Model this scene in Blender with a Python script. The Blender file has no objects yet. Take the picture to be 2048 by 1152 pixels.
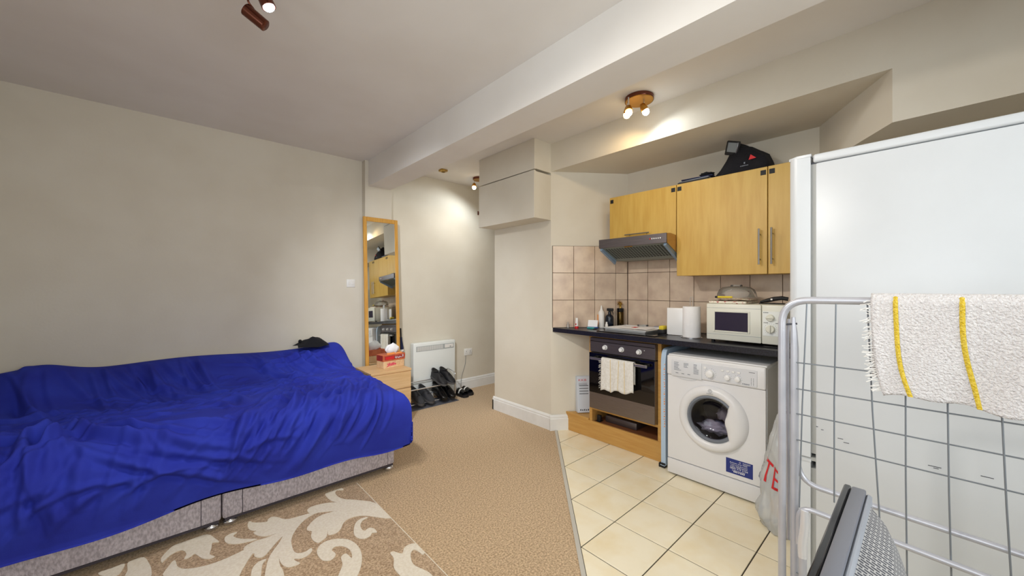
import bpy, bmesh, math, random
import numpy as np
from mathutils import Vector, Matrix, noise, geometry

random.seed(7)
S = bpy.context.scene
COL = S.collection

# ------------------------------------------------------------------ camera
FPX, CAMH = 755.0, 1.31
cam = bpy.data.cameras.new('camera'); cam.sensor_width = 36.0; cam.lens = FPX / 2048 * 36.0
cam.clip_start = 0.02
co = bpy.data.objects.new('camera', cam); COL.objects.link(co)
_n = math.hypot(FPX * FPX / 691.0, FPX)
BX, BY = (FPX * FPX / 691.0) / _n, FPX / _n
co.location = (0, 0, CAMH)
co.rotation_euler = (math.pi / 2, 0, -math.atan2(BY, BX))
S.camera = co
FW, RT = (BY, BX), (BX, -BY)

def floor_pt(px, py, z=0.0):
    """a measured point of the photograph on a level plane"""
    u, v = (px - 1024) / FPX, (576 - py) / FPX
    t = (z - CAMH) / v
    return ((FW[0] + RT[0] * u) * t, (FW[1] + RT[1] * u) * t)

# ------------------------------------------------------------------ world, light, exposure
w = bpy.data.worlds.new('sky'); S.world = w; w.use_nodes = True
bg = w.node_tree.nodes['Background']
bg.inputs[0].default_value = (0.80, 0.90, 1.0, 1); bg.inputs[1].default_value = 1.0
S.view_settings.view_transform = 'Standard'
S.view_settings.look = 'None'
S.view_settings.exposure = 0.15
S.view_settings.gamma = 1.0
S.view_settings.use_curve_mapping = False

def area_light(name, loc, aim, sx, sy, power, col, spread=180):
    l = bpy.data.lights.new(name, 'AREA'); l.shape = 'RECTANGLE'; l.size = sx; l.size_y = sy
    l.energy = power; l.color = col; l.spread = math.radians(spread)
    o = bpy.data.objects.new(name, l); COL.objects.link(o); o.location = loc
    o.rotation_euler = (Vector(aim) - Vector(loc)).to_track_quat('-Z', 'Y').to_euler()
    return o
# daylight through the two windows behind the camera
area_light('daylight_window', (-1.06, 0.35, 1.70), (1.5, 1.6, 0.95), 2.3, 1.45, 23, (0.95, 0.98, 1.0), 160)
area_light('daylight_window', (0.75, -1.66, 1.70), (0.9, 1.5, 0.95), 1.9, 1.40, 38, (0.95, 0.98, 1.0), 150)

# ------------------------------------------------------------------ materials
def lin(c):
    return tuple(((x / 255) / 12.92 if x / 255 <= 0.04045 else ((x / 255 + 0.055) / 1.055) ** 2.4) for x in c)

MATS = {}
def mat(name, col, rough=0.5, metal=0.0, col2=None, nscale=20, ndetail=4, bump=0.0, bscale=80, spec=0.5,
        trans=0.0, alpha=1.0, emit=None, estr=0.0, stretch=None, lo=0.35, hi=0.65, rnd=0.0, coat=0.0, sheen=0.0, sss=0.0):
    if name in MATS: return MATS[name]
    m = bpy.data.materials.new(name); m.use_nodes = True; MATS[name] = m
    nt = m.node_tree; b = nt.nodes['Principled BSDF']
    c = lin(col) + (1,)
    b.inputs['Base Color'].default_value = c
    b.inputs['Roughness'].default_value = rough; b.inputs['Metallic'].default_value = metal
    b.inputs['Specular IOR Level'].default_value = spec
    b.inputs['Transmission Weight'].default_value = trans; b.inputs['Alpha'].default_value = alpha
    b.inputs['Coat Weight'].default_value = coat; b.inputs['Sheen Weight'].default_value = sheen
    if emit: b.inputs['Emission Color'].default_value = lin(emit) + (1,); b.inputs['Emission Strength'].default_value = estr
    tc = nt.nodes.new('ShaderNodeTexCoord'); vec = tc.outputs['Object']
    if rnd:
        oi = nt.nodes.new('ShaderNodeObjectInfo'); mu = nt.nodes.new('ShaderNodeVectorMath'); mu.operation = 'SCALE'
        cx = nt.nodes.new('ShaderNodeCombineXYZ')
        for i in range(3): nt.links.new(oi.outputs['Random'], cx.inputs[i])
        nt.links.new(cx.outputs[0], mu.inputs[0]); mu.inputs['Scale'].default_value = 37.0
        ad = nt.nodes.new('ShaderNodeVectorMath'); nt.links.new(vec, ad.inputs[0]); nt.links.new(mu.outputs[0], ad.inputs[1])
        vec = ad.outputs[0]
    if stretch:
        mp = nt.nodes.new('ShaderNodeMapping'); mp.inputs['Scale'].default_value = stretch
        nt.links.new(vec, mp.inputs['Vector']); vec = mp.outputs[0]
    if col2:
        n = nt.nodes.new('ShaderNodeTexNoise'); n.inputs['Scale'].default_value = nscale; n.inputs['Detail'].default_value = ndetail
        r = nt.nodes.new('ShaderNodeValToRGB')
        r.color_ramp.elements[0].position = lo; r.color_ramp.elements[1].position = hi
        r.color_ramp.elements[0].color = c; r.color_ramp.elements[1].color = lin(col2) + (1,)
        nt.links.new(vec, n.inputs['Vector']); nt.links.new(n.outputs['Fac'], r.inputs['Fac'])
        nt.links.new(r.outputs['Color'], b.inputs['Base Color'])
    if bump:
        n2 = nt.nodes.new('ShaderNodeTexNoise'); n2.inputs['Scale'].default_value = bscale; n2.inputs['Detail'].default_value = 3
        bp = nt.nodes.new('ShaderNodeBump'); bp.inputs['Strength'].default_value = bump; bp.inputs['Distance'].default_value = 0.01
        nt.links.new(vec, n2.inputs['Vector']); nt.links.new(n2.outputs['Fac'], bp.inputs['Height'])
        nt.links.new(bp.outputs['Normal'], b.inputs['Normal'])
    return m

M = dict(
    wall=mat('painted_plaster', (224, 217, 202), 0.85, col2=(219, 211, 195), nscale=3, bump=0.05, bscale=60, spec=0.2),
    ceil=mat('ceiling_paint', (238, 234, 228), 0.9, col2=(233, 228, 221), nscale=2, spec=0.2),
    gloss_white=mat('white_gloss_paint', (238, 238, 236), 0.35, col2=(230, 230, 228), nscale=9),
    carpet=mat('carpet_pile', (172, 142, 108), 1.0, col2=(232, 204, 166), nscale=110, ndetail=6, bump=0.8, bscale=180, spec=0.05, sheen=0.2),
    rug=mat('rug_pile_beige', (166, 136, 104), 1.0, col2=(222, 195, 162), nscale=120, ndetail=6, bump=0.8, bscale=180, spec=0.05, sheen=0.2),
    rug_cream=mat('rug_pile_cream', (242, 234, 218), 1.0, col2=(232, 221, 202), nscale=90, bump=0.5, bscale=260, spec=0.05, sheen=0.2),
    tile=mat('floor_tile_glaze', (250, 240, 214), 0.32, col2=(243, 227, 190), nscale=7, ndetail=6, rnd=1, lo=0.4, hi=0.75),
    grout=mat('grout_dark', (58, 50, 42), 0.9, col2=(74, 64, 54), nscale=40),
    wtile=mat('wall_tile_glaze', (224, 203, 180), 0.28, col2=(202, 178, 158), nscale=9, ndetail=6, rnd=1, lo=0.38, hi=0.7),
    wgrout=mat('wall_grout', (88, 70, 58), 0.9),
    maple=mat('maple_laminate', (208, 172, 88), 0.42, col2=(198, 158, 74), nscale=5, ndetail=5, stretch=(6, 6, 0.7)),
    beech=mat('beech_laminate', (206, 160, 90), 0.45, col2=(196, 146, 76), nscale=5, ndetail=5, stretch=(0.9, 0.9, 9)),
    carcass=mat('carcass_inside', (120, 72, 40), 0.7),
    pine=mat('pale_beech_wood', (224, 188, 140), 0.45, col2=(212, 172, 122), nscale=4, ndetail=5, stretch=(0.8, 6, 12)),
    frame_wood=mat('mirror_frame_wood', (214, 162, 78), 0.4, col2=(202, 146, 62), nscale=5, ndetail=5, stretch=(14, 14, 1.2)),
    worktop=mat('worktop_black', (22, 22, 30), 0.3, col2=(44, 44, 58), nscale=120, ndetail=2, lo=0.45, hi=0.7),
    steel=mat('brushed_steel', (150, 142, 138), 0.38, 0.9, col2=(134, 126, 122), nscale=8, stretch=(1, 1, 60)),
    steel_dark=mat('brushed_steel_dark', (120, 114, 116), 0.4, 0.85, col2=(108, 102, 104), nscale=8, stretch=(1, 1, 60)),
    chrome=mat('chrome', (222, 222, 225), 0.2, 0.9),
    satin=mat('satin_metal', (178, 178, 180), 0.32, 1.0),
    airer=mat('airer_enamel_grey', (186, 187, 194), 0.35, 0.35, col2=(198, 198, 204), nscale=12),
    wire=mat('airer_wire_grey', (132, 138, 144), 0.4, 0.4),
    oven_glass=mat('oven_black_glass', (8, 8, 11), 0.04, spec=0.8),
    black_gloss=mat('black_gloss', (10, 10, 13), 0.12),
    black_matt=mat('black_matt', (20, 20, 23), 0.6),
    dark=mat('dark_void', (10, 8, 8), 0.9),
    enamel=mat('appliance_white', (236, 236, 238), 0.28, col2=(232, 232, 234), nscale=4),
    enamel2=mat('appliance_white_panel', (222, 224, 229), 0.3),
    fridge=mat('fridge_white', (214, 217, 219), 0.34, col2=(209, 212, 214), nscale=3, bump=0.02, bscale=300),
    gasket=mat('grey_gasket', (176, 176, 172), 0.6),
    mw=mat('microwave_white', (228, 228, 216), 0.32),
    print_grey=mat('grey_print', (120, 126, 136), 0.6),
    print_dark=mat('dark_print', (60, 62, 70), 0.6),
    white_print=mat('white_print', (240, 242, 248), 0.6),
    sticker=mat('sticker_blue', (28, 48, 130), 0.35),
    duvet=mat('duvet_cotton_blue', (50, 64, 178), 0.85, col2=(44, 53, 160), nscale=4, bump=0.10, bscale=420, spec=0.12),
    divan=mat('divan_chenille', (178, 170, 178), 0.95, col2=(222, 214, 222), nscale=70, ndetail=4, bump=0.6, bscale=130, spec=0.1, stretch=(1.6, 1.6, 0.8), sheen=0.3),
    divan_seam=mat('divan_seam', (74, 68, 76), 0.9),
    mattress=mat('mattress_ticking', (224, 222, 218), 0.9),
    black_cloth=mat('black_cloth', (14, 14, 22), 0.95, bump=0.6, bscale=200),
    mirror=mat('mirror_silver', (235, 240, 240), 0.02, 1.0),
    heater=mat('heater_white', (236, 240, 238), 0.4),
    heater_grille=mat('heater_grille', (168, 174, 176), 0.5),
    plastic_white=mat('white_plastic', (236, 234, 230), 0.35),
    paper=mat('white_paper', (242, 242, 244), 0.85, bump=0.2, bscale=40),
    towel=mat('towel_cotton_white', (236, 232, 230), 0.98, col2=(220, 214, 212), nscale=150, bump=0.9, bscale=210, spec=0.05, sheen=0.3),
    towel_y=mat('towel_stripe_yellow', (226, 190, 52), 0.98, col2=(240, 212, 96), nscale=220, bump=0.9, bscale=230, spec=0.05),
    teatowel=mat('tea_towel', (240, 238, 234), 0.97, col2=(228, 224, 216), nscale=60, bump=0.5, bscale=180),
    tt_stripe=mat('tea_towel_stripe', (226, 206, 160), 0.97),
    bronze=mat('bronze_metal', (112, 66, 52), 0.25, 0.9),
    brass=mat('brass_metal', (190, 140, 60), 0.3, 0.9),
    gold=mat('gold_metal', (214, 180, 90), 0.22, 1.0),
    bulb_warm=mat('bulb_warm', (255, 240, 205), 0.4, emit=(255, 222, 160), estr=14),
    bulb_cool=mat('bulb_cool', (245, 252, 255), 0.4, emit=(225, 242, 255), estr=14),
    shoe_black=mat('shoe_black', (22, 22, 28), 0.5, bump=0.3, bscale=160),
    shoe_leather=mat('shoe_black_leather', (16, 16, 18), 0.22),
    shoe_grey=mat('shoe_charcoal', (52, 54, 60), 0.75, bump=0.4, bscale=160),
    sole_grey=mat('shoe_sole_grey', (84, 84, 86), 0.7),
    mat_grey=mat('mat_grey', (92, 94, 104), 0.95, bump=0.5, bscale=200),
    red=mat('red_plastic', (206, 30, 34), 0.4),
    red_print=mat('red_print', (206, 34, 40), 0.6),
    tissue_red=mat('tissue_box_orange_red', (186, 84, 56), 0.5, col2=(206, 112, 70), nscale=18),
    tissue_red_side=mat('tissue_box_dark_red', (150, 40, 40), 0.5),
    tissue_cream=mat('tissue_box_cream', (232, 200, 158), 0.5, col2=(222, 180, 136), nscale=25),
    pink=mat('pink_print', (214, 62, 84), 0.6, col2=(232, 120, 128), nscale=60),
    orange=mat('orange_card', (238, 150, 72), 0.5),
    clearblue=mat('ironing_cover_blue', (186, 208, 230), 0.6),
    glass=None, navy=mat('navy_fabric', (26, 34, 70), 0.8),
    yellow=mat('yellow_sponge', (232, 208, 60), 0.8, bump=0.5, bscale=120),
    teal=mat('teal_plastic', (60, 160, 160), 0.4), blue=mat('blue_plastic', (60, 110, 190), 0.4),
    white_gloss_pl=mat('white_gloss_plastic', (242, 242, 242), 0.2),
    carton=mat('carton_pale_blue', (212, 220, 232), 0.5), carton_side=mat('carton_side', (164, 162, 172), 0.5),
    cloth_floral=mat('floral_cloth', (240, 234, 216), 0.95, col2=(178, 60, 70), nscale=60, lo=0.54, hi=0.64, bump=0.3),
    tv_grey=mat('tv_grey_plastic', (108, 110, 118), 0.42), tv_edge=mat('tv_edge_plastic', (150, 154, 162), 0.4),
    yellowed=mat('yellowed_plastic', (206, 168, 70), 0.5, col2=(150, 110, 40), nscale=30),
    strip=mat('threshold_metal', (206, 203, 194), 0.4, 0.2),
    hood_filter=mat('hood_grey_enamel', (126, 134, 128), 0.45), hood_dark=mat('hood_slot_dark', (30, 34, 34), 0.7),
    hood_plastic=mat('hood_grey_plastic', (134, 156, 178), 0.45),
    laundry=mat('laundry_cloth', (206, 206, 216), 0.95, bump=0.5, bscale=40),
)

def thin_glass(name, tint, gl=0.08, fres=True, solid=0.0):
    m = bpy.data.materials.new(name); m.use_nodes = True; nt = m.node_tree
    for n in list(nt.nodes): nt.nodes.remove(n)
    out = nt.nodes.new('ShaderNodeOutputMaterial'); tr = nt.nodes.new('ShaderNodeBsdfTransparent'); tr.inputs[0].default_value = tint + (1,)
    g = nt.nodes.new('ShaderNodeBsdfGlossy'); g.inputs['Roughness'].default_value = 0.05
    mx = nt.nodes.new('ShaderNodeMixShader'); lw = nt.nodes.new('ShaderNodeFresnel'); lw.inputs[0].default_value = 1.45
    nt.links.new(lw.outputs[0], mx.inputs[0])
    first = tr.outputs[0]
    if solid:
        d = nt.nodes.new('ShaderNodeBsdfDiffuse'); d.inputs[0].default_value = (0.92, 0.95, 0.97, 1)
        m2 = nt.nodes.new('ShaderNodeMixShader'); m2.inputs[0].default_value = solid
        nt.links.new(tr.outputs[0], m2.inputs[1]); nt.links.new(d.outputs[0], m2.inputs[2]); first = m2.outputs[0]
    nt.links.new(first, mx.inputs[1]); nt.links.new(g.outputs[0], mx.inputs[2]); nt.links.new(mx.outputs[0], out.inputs[0])
    MATS[name] = m
    return m
M['pane'] = thin_glass('window_glass', (0.97, 0.98, 0.98))
M['clear'] = thin_glass('clear_plastic', (0.96, 0.98, 0.99), solid=0.13)
M['porthole'] = thin_glass('porthole_glass', (0.74, 0.70, 0.76))
M['bagfilm'] = thin_glass('carrier_bag_film', (0.93, 0.92, 0.88), solid=0.5)

def vent_material():
    """grey moulded plastic with rows of small vent slots"""
    m = bpy.data.materials.new('tv_vented_back'); m.use_nodes = True; nt = m.node_tree; b = nt.nodes['Principled BSDF']
    b.inputs['Roughness'].default_value = 0.5
    tc = nt.nodes.new('ShaderNodeTexCoord'); br = nt.nodes.new('ShaderNodeTexBrick')
    br.inputs['Scale'].default_value = 1.0; br.inputs['Brick Width'].default_value = 0.015; br.inputs['Row Height'].default_value = 0.0062
    br.inputs['Mortar Size'].default_value = 0.0014; br.inputs['Mortar Smooth'].default_value = 0.1
    br.inputs['Color1'].default_value = lin((58, 60, 68)) + (1,); br.inputs['Color2'].default_value = lin((70, 72, 80)) + (1,)
    br.inputs['Mortar'].default_value = lin((164, 162, 160)) + (1,)
    mp = nt.nodes.new('ShaderNodeMapping'); mp.inputs['Rotation'].default_value = (0, 0, math.radians(90))
    nt.links.new(tc.outputs['UV'], mp.inputs[0]); nt.links.new(mp.outputs[0], br.inputs['Vector'])
    nt.links.new(br.outputs['Color'], b.inputs['Base Color'])
    bp = nt.nodes.new('ShaderNodeBump'); bp.inputs['Strength'].default_value = 0.6; bp.inputs['Distance'].default_value = 0.002
    nt.links.new(br.outputs['Fac'], bp.inputs['Height']); nt.links.new(bp.outputs[0], b.inputs['Normal'])
    MATS['tv_vented_back'] = m
    return m
M['vent'] = vent_material()

# ------------------------------------------------------------------ mesh builder
def dashes(mb, y0, z, width, hgt, x, n=6, t=0.0006, seed=1):
    r = random.Random(seed); y = y0 + width / 2
    for k in range(n):
        l = width / n * r.uniform(0.55, 0.85); mb.box(x - t, x, y - l, y, z - hgt / 2, z + hgt / 2); y -= width / n
    return mb

class MB:
    def __init__(s): s.v = []; s.f = []; s.m = []
    def add(s, vs, fs, m=0):
        o = len(s.v); s.v += [tuple(p) for p in vs]; s.f += [tuple(i + o for i in f) for f in fs]; s.m += [m] * len(fs); return s
    def box(s, x0, x1, y0, y1, z0, z1, m=0):
        x0, x1 = min(x0, x1), max(x0, x1); y0, y1 = min(y0, y1), max(y0, y1); z0, z1 = min(z0, z1), max(z0, z1)
        return s.add([(x0, y0, z0), (x1, y0, z0), (x1, y1, z0), (x0, y1, z0), (x0, y0, z1), (x1, y0, z1), (x1, y1, z1), (x0, y1, z1)],
                     [(0, 3, 2, 1), (4, 5, 6, 7), (0, 1, 5, 4), (1, 2, 6, 5), (2, 3, 7, 6), (3, 0, 4, 7)], m)
    def rbox(s, x0, x1, y0, y1, z0, z1, r=0.005, seg=2, m=0, mx=None):
        bm = bmesh.new(); bmesh.ops.create_cube(bm, size=1.0)
        for v in bm.verts:
            v.co = Vector(((x0 + x1) / 2 + v.co.x * abs(x1 - x0), (y0 + y1) / 2 + v.co.y * abs(y1 - y0), (z0 + z1) / 2 + v.co.z * abs(z1 - z0)))
        bmesh.ops.bevel(bm, geom=list(bm.edges), offset=r, segments=seg, profile=0.5, affect='EDGES')
        bm.verts.index_update()
        vs = [(mx @ v.co if mx else v.co)[:] for v in bm.verts]
        s.add(vs, [[v.index for v in f.verts] for f in bm.faces], m); bm.free(); return s
    def prism(s, poly, z0, z1, m=0, mx=None):
        a = sum(poly[i][0] * poly[(i + 1) % len(poly)][1] - poly[(i + 1) % len(poly)][0] * poly[i][1] for i in range(len(poly)))
        if a < 0: poly = poly[::-1]
        n = len(poly)
        vs = [Vector((p[0], p[1], z0)) for p in poly] + [Vector((p[0], p[1], z1)) for p in poly]
        if mx: vs = [mx @ v for v in vs]
        return s.add([v[:] for v in vs], [tuple(range(n - 1, -1, -1)), tuple(range(n, 2 * n))] + [(i, (i + 1) % n, n + (i + 1) % n, n + i) for i in range(n)], m)
    def tube(s, pts, r, n=8, closed=False, m=0, rs=None):
        pts = [Vector(p) for p in pts]; k = len(pts); vs = []
        up = None
        for i, p in enumerate(pts):
            if closed: t = pts[(i + 1) % k] - pts[i - 1]
            else: t = pts[min(i + 1, k - 1)] - pts[max(i - 1, 0)]
            t.normalize()
            if up is None:
                up = Vector((0, 0, 1)) if abs(t.z) < 0.9 else Vector((1, 0, 0))
            up = (up - t * up.dot(t))
            if up.length < 1e-5: up = t.orthogonal()
            up.normalize(); side = t.cross(up)
            rr = rs[i] if rs else r
            for j in range(n):
                a = 2 * math.pi * j / n
                vs.append((p + up * (math.cos(a) * rr) + side * (math.sin(a) * rr))[:])
        fs = []
        for i in range(k if closed else k - 1):
            for j in range(n):
                a, b = i * n + j, i * n + (j + 1) % n; c, d = ((i + 1) % k) * n + (j + 1) % n, ((i + 1) % k) * n + j
                fs.append((a, d, c, b))
        if not closed: fs += [tuple(range(n)), tuple(range((k - 1) * n + n - 1, (k - 1) * n - 1, -1))]
        return s.add(vs, fs, m)
    def lathe(s, prof, mx=None, n=24, m=0, cap=True):
        vs = []; fs = []
        for r, z in prof:
            for j in range(n):
                a = 2 * math.pi * j / n; v = Vector((r * math.cos(a), r * math.sin(a), z))
                vs.append((mx @ v if mx else v)[:])
        for i in range(len(prof) - 1):
            for j in range(n):
                fs.append((i * n + j, i * n + (j + 1) % n, (i + 1) * n + (j + 1) % n, (i + 1) * n + j))
        if cap: fs += [tuple(range(n - 1, -1, -1)), tuple(range((len(prof) - 1) * n, len(prof) * n))]
        return s.add(vs, fs, m)
    def grid(s, P, m=0, closed_u=False):
        nu, nv = len(P), len(P[0]); vs = [tuple(p) for row in P for p in row]; fs = []
        for i in range(nu if closed_u else nu - 1):
            for j in range(nv - 1):
                a = i * nv + j; b = ((i + 1) % nu) * nv + j
                fs.append((a, b, b + 1, a + 1))
        return s.add(vs, fs, m)
    def text(s, txt, size, mx, align='CENTER', m=0, sx=1.0):
        cu = bpy.data.curves.new('t', 'FONT'); cu.body = txt; cu.size = size; cu.align_x = align; cu.align_y = 'CENTER'; cu.resolution_u = 2
        o = bpy.data.objects.new('t', cu); me = bpy.data.meshes.new_from_object(o)
        vs = [(mx @ Vector((v.co.x * sx, v.co.y, 0)))[:] for v in me.vertices]
        s.add(vs, [tuple(p.vertices) for p in me.polygons], m)
        bpy.data.objects.remove(o); bpy.data.curves.remove(cu); bpy.data.meshes.remove(me); return s
    def xf(s, mx, start=0):
        s.v[start:] = [(mx @ Vector(p))[:] for p in s.v[start:]]; return s
    def mesh(s, name, mats, smooth=True, ang=0.7):
        me = bpy.data.meshes.new(name); me.from_pydata(s.v, [], s.f); me.update()
        for mm in mats: me.materials.append(mm)
        if len(mats) > 1: me.polygons.foreach_set('material_index', s.m)
        if smooth:
            me.polygons.foreach_set('use_smooth', [True] * len(me.polygons)); me.set_sharp_from_angle(angle=ang)
        return me

FXN = lambda x, y, z: Matrix(((0, 0, -1, x), (-1, 0, 0, y), (0, 1, 0, z), (0, 0, 0, 1)))     # a sheet facing -x, read towards -y
FYN = lambda x, y, z: Matrix(((1, 0, 0, x), (0, 0, -1, y), (0, 1, 0, z), (0, 0, 0, 1)))      # a sheet facing -y, read towards +x
T = lambda x, y, z: Matrix.Translation((x, y, z))
RZ = lambda a: Matrix.Rotation(a, 4, 'Z')
RX = lambda a: Matrix.Rotation(a, 4, 'X')
RY = lambda a: Matrix.Rotation(a, 4, 'Y')

def between(p, q):
    """matrix that lays the local z axis from p towards q"""
    p, q = Vector(p), Vector(q); d = q - p
    return Matrix.Translation(p) @ d.to_track_quat('Z', 'Y').to_matrix().to_4x4()

def bend(pts, r, k=5):
    pts = [Vector(p) for p in pts]; out = [pts[0]]
    for i in range(1, len(pts) - 1):
        a, b, c = pts[i - 1], pts[i], pts[i + 1]
        d1 = (a - b); d2 = (c - b); rr = min(r, d1.length * 0.49, d2.length * 0.49)
        p0 = b + d1.normalized() * rr; p2 = b + d2.normalized() * rr
        for j in range(k + 1):
            t = j / k; out.append(p0 * (1 - t) ** 2 + b * 2 * t * (1 - t) + p2 * t * t)
    out.append(pts[-1]); return out

def smooth_poly(poly, k=3):
    n = len(poly); out = []
    for i in range(n):
        p0, p1, p2, p3 = [Vector(poly[(i + d) % n]) for d in (-1, 0, 1, 2)]
        for j in range(k):
            t = j / k
            q = 0.5 * ((2 * p1) + (p2 - p0) * t + (2 * p0 - 5 * p1 + 4 * p2 - p3) * t * t + (3 * p1 - p0 - 3 * p2 + p3) * t ** 3)
            out.append((q.x, q.y))
    return out

# ------------------------------------------------------------------ objects
ROOT = {}
def thing(name, label, cat, loc=(0, 0, 0), rz=0.0, group=None):
    o = bpy.data.objects.new(name, None); COL.objects.link(o); o.empty_display_size = 0.05
    o.location = loc; o.rotation_euler = (0, 0, rz); o['label'] = label; o['category'] = cat
    if group: o['group'] = group
    ROOT[o.name] = Matrix.Translation(loc) @ Matrix.Rotation(rz, 4, 'Z')
    return o
def part(name, mb, mats, parent, smooth=True, world=True, label=None, ang=0.7, kind=None):
    """a mesh part; mb is in world metres (world=True) or in the thing's own frame"""
    R = ROOT[parent.name]
    if world: mb.xf(R.inverted())
    if not isinstance(mats, (list, tuple)): mats = [mats]
    o = bpy.data.objects.new(name, mb.mesh(name, mats, smooth, ang)); COL.objects.link(o); o.parent = parent
    ROOT[o.name] = R
    if label: o['label'] = label
    if kind: o['kind'] = kind
    return o
def single(name, mb, mats, label, cat, group=None, smooth=True, ang=0.7, kind=None, base=None):
    if not isinstance(mats, (list, tuple)): mats = [mats]
    if base is None:
        xs = [p[0] for p in mb.v]; ys = [p[1] for p in mb.v]; zs = [p[2] for p in mb.v]
        base = ((min(xs) + max(xs)) / 2, (min(ys) + max(ys)) / 2, min(zs))
    mb.xf(Matrix.Translation(base).inverted())
    o = bpy.data.objects.new(name, mb.mesh(name, mats, smooth, ang)); COL.objects.link(o); o.location = base
    ROOT[o.name] = Matrix.Translation(base)
    o['label'] = label; o['category'] = cat
    if group: o['group'] = group
    if kind: o['kind'] = kind
    return o
def struct(name, mb, mats, parent=None, smooth=False, label=None):
    if not isinstance(mats, (list, tuple)): mats = [mats]
    o = bpy.data.objects.new(name, mb.mesh(name, mats, smooth)); COL.objects.link(o)
    ROOT[o.name] = Matrix.Identity(4)
    if parent: o.parent = parent
    else: o['kind'] = 'structure'
    if label: o['label'] = label
    return o
def dup(root, loc, rz, label=None):
    r = root.copy(); COL.objects.link(r); r.location = loc; r.rotation_euler = (0, 0, rz)
    if label: r['label'] = label
    for ch in list(root.children):
        c = ch.copy(); COL.objects.link(c); c.parent = r
        for g in list(ch.children):
            d = g.copy(); COL.objects.link(d); d.parent = c
    return r

# ================================================================== THE ROOM
CEIL = 2.64
XL, YF, XK, YB = -0.82, -1.42, 3.21, 4.0       # window wall, near wall, kitchen back wall, bed wall
SPL0, SPL1 = (2.62, 2.33), (3.21, 1.89)         # splayed side of the kitchen recess
# floors
struct('floor_carpet', MB().prism([(XL, YF), (-0.4, YF), (0.2, -0.145), (1.4, 1.055), (2.655, 2.31), (2.7, 2.6), (4.5, 3.1), (4.5, 4.05), (XL, 4.05)], -0.06, 0.0), M['carpet'])
kfloor = struct('floor_kitchen', MB().box(XL, 3.35, YF, 2.4, -0.1, -0.062).prism([(-0.4, YF), (3.25, YF), (3.25, 2.4), (2.745, 2.4), (2.655, 2.31), (1.4, 1.055), (0.2, -0.145)], -0.062, -0.004), M['grout'])
# one object per floor tile, cut along the carpet edge
def clip(poly, a, b, c):
    out = []
    for i in range(len(poly)):
        p, q = poly[i], poly[(i + 1) % len(poly)]; dp, dq = a * p[0] + b * p[1] + c, a * q[0] + b * q[1] + c
        if dp >= 0: out.append(p)
        if dp * dq < 0:
            t = dp / (dp - dq); out.append((p[0] + (q[0] - p[0]) * t, p[1] + (q[1] - p[1]) * t))
    return out
TS, GX, GY = 0.3055, 2.16, 0.868
tile_cache = {}
for i in range(-5, 3):
    for j in range(-6, 5):
        x0, y0 = GX + i * TS, GY + j * TS; g = 0.003
        full = [(x0 + g, y0 + g), (x0 + TS - g, y0 + g), (x0 + TS - g, y0 + TS - g), (x0 + g, y0 + TS - g)]
        poly = clip(full, 1, -1, -0.374)                    # kitchen side of the diagonal edge strip
        if len(poly) >= 3: poly = clip(poly, -0.44, -0.59, 0.44 * 2.62 + 0.59 * 2.33)
        if len(poly) >= 3: poly = clip(poly, -1, 0, 2.9)
        if len(poly) < 3: continue
        cx, cy = x0 + TS / 2, y0 + TS / 2; loc = [(p[0] - cx, p[1] - cy) for p in poly]
        ar = abs(sum(loc[k][0] * loc[(k + 1) % len(loc)][1] - loc[(k + 1) % len(loc)][0] * loc[k][1] for k in range(len(loc)))) / 2
        if ar < 0.0006: continue
        key = tuple((round(p[0], 3), round(p[1], 3)) for p in loc)
        if key not in tile_cache:
            mb = MB(); n = len(loc); ccx = sum(p[0] for p in loc) / n; ccy = sum(p[1] for p in loc) / n
            inn = [(p[0] + (ccx - p[0]) * 0.012, p[1] + (ccy - p[1]) * 0.012) for p in loc]
            mb.add([(p[0], p[1], -0.006) for p in loc] + [(p[0], p[1], -0.0012) for p in loc] + [(p[0], p[1], 0.0) for p in inn],
                   [(k, (k + 1) % n, n + (k + 1) % n, n + k) for k in range(n)] + [(n + k, n + (k + 1) % n, 2 * n + (k + 1) % n, 2 * n + k) for k in range(n)] + [tuple(range(2 * n, 3 * n))])
            tile_cache[key] = mb.mesh('tile', [M['tile']], False)
        o = bpy.data.objects.new('tile', tile_cache[key]); COL.objects.link(o); o.location = (cx, cy, 0.0); o.parent = kfloor
d45 = (1.0, 1.0)
struct('trim_1', MB().prism([(2.655, 2.318), (2.668, 2.300), (0.365, -0.003), (0.352, 0.015)], -0.003, 0.006), M['strip'], label='metal threshold strip between the carpet and the kitchen tiles')

# walls
struct('wall_back', MB().box(XL - 0.12, 1.52, YB, YB + 0.14, 0, CEIL).box(1.52, 1.81, 3.92, YB + 0.14, 0, CEIL).box(1.81, 4.62, 4.02, YB + 0.14, 0, CEIL), M['wall'])
WIN = (-0.80, 1.50, 0.88, 2.30)
struct('wall_left', MB().box(XL - 0.14, XL, YF, WIN[0], 0, CEIL).box(XL - 0.14, XL, WIN[1], YB, 0, CEIL).box(XL - 0.14, XL, WIN[0], WIN[1], 0, WIN[2]).box(XL - 0.14, XL, WIN[0], WIN[1], WIN[3], CEIL), M['wall'])
WI2 = (-0.25, 1.75, 0.9, 2.30)
struct('wall_front', MB().box(XL - 0.14, WI2[0], YF - 0.14, YF, 0, CEIL).box(WI2[1], 3.35, YF - 0.14, YF, 0, CEIL).box(WI2[0], WI2[1], YF - 0.14, YF, 0, WI2[2]).box(WI2[0], WI2[1], YF - 0.14, YF, WI2[3], CEIL), M['wall'])
wr = struct('wall_right', MB().box(XK, 3.35, YF, 1.89, 0, CEIL), M['wall'])
wc = struct('wall_closet', MB().prism([SPL0, (2.62, 3.14), (4.62, 3.14), (4.62, 1.89), SPL1], 0, CEIL), M['wall'])
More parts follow.
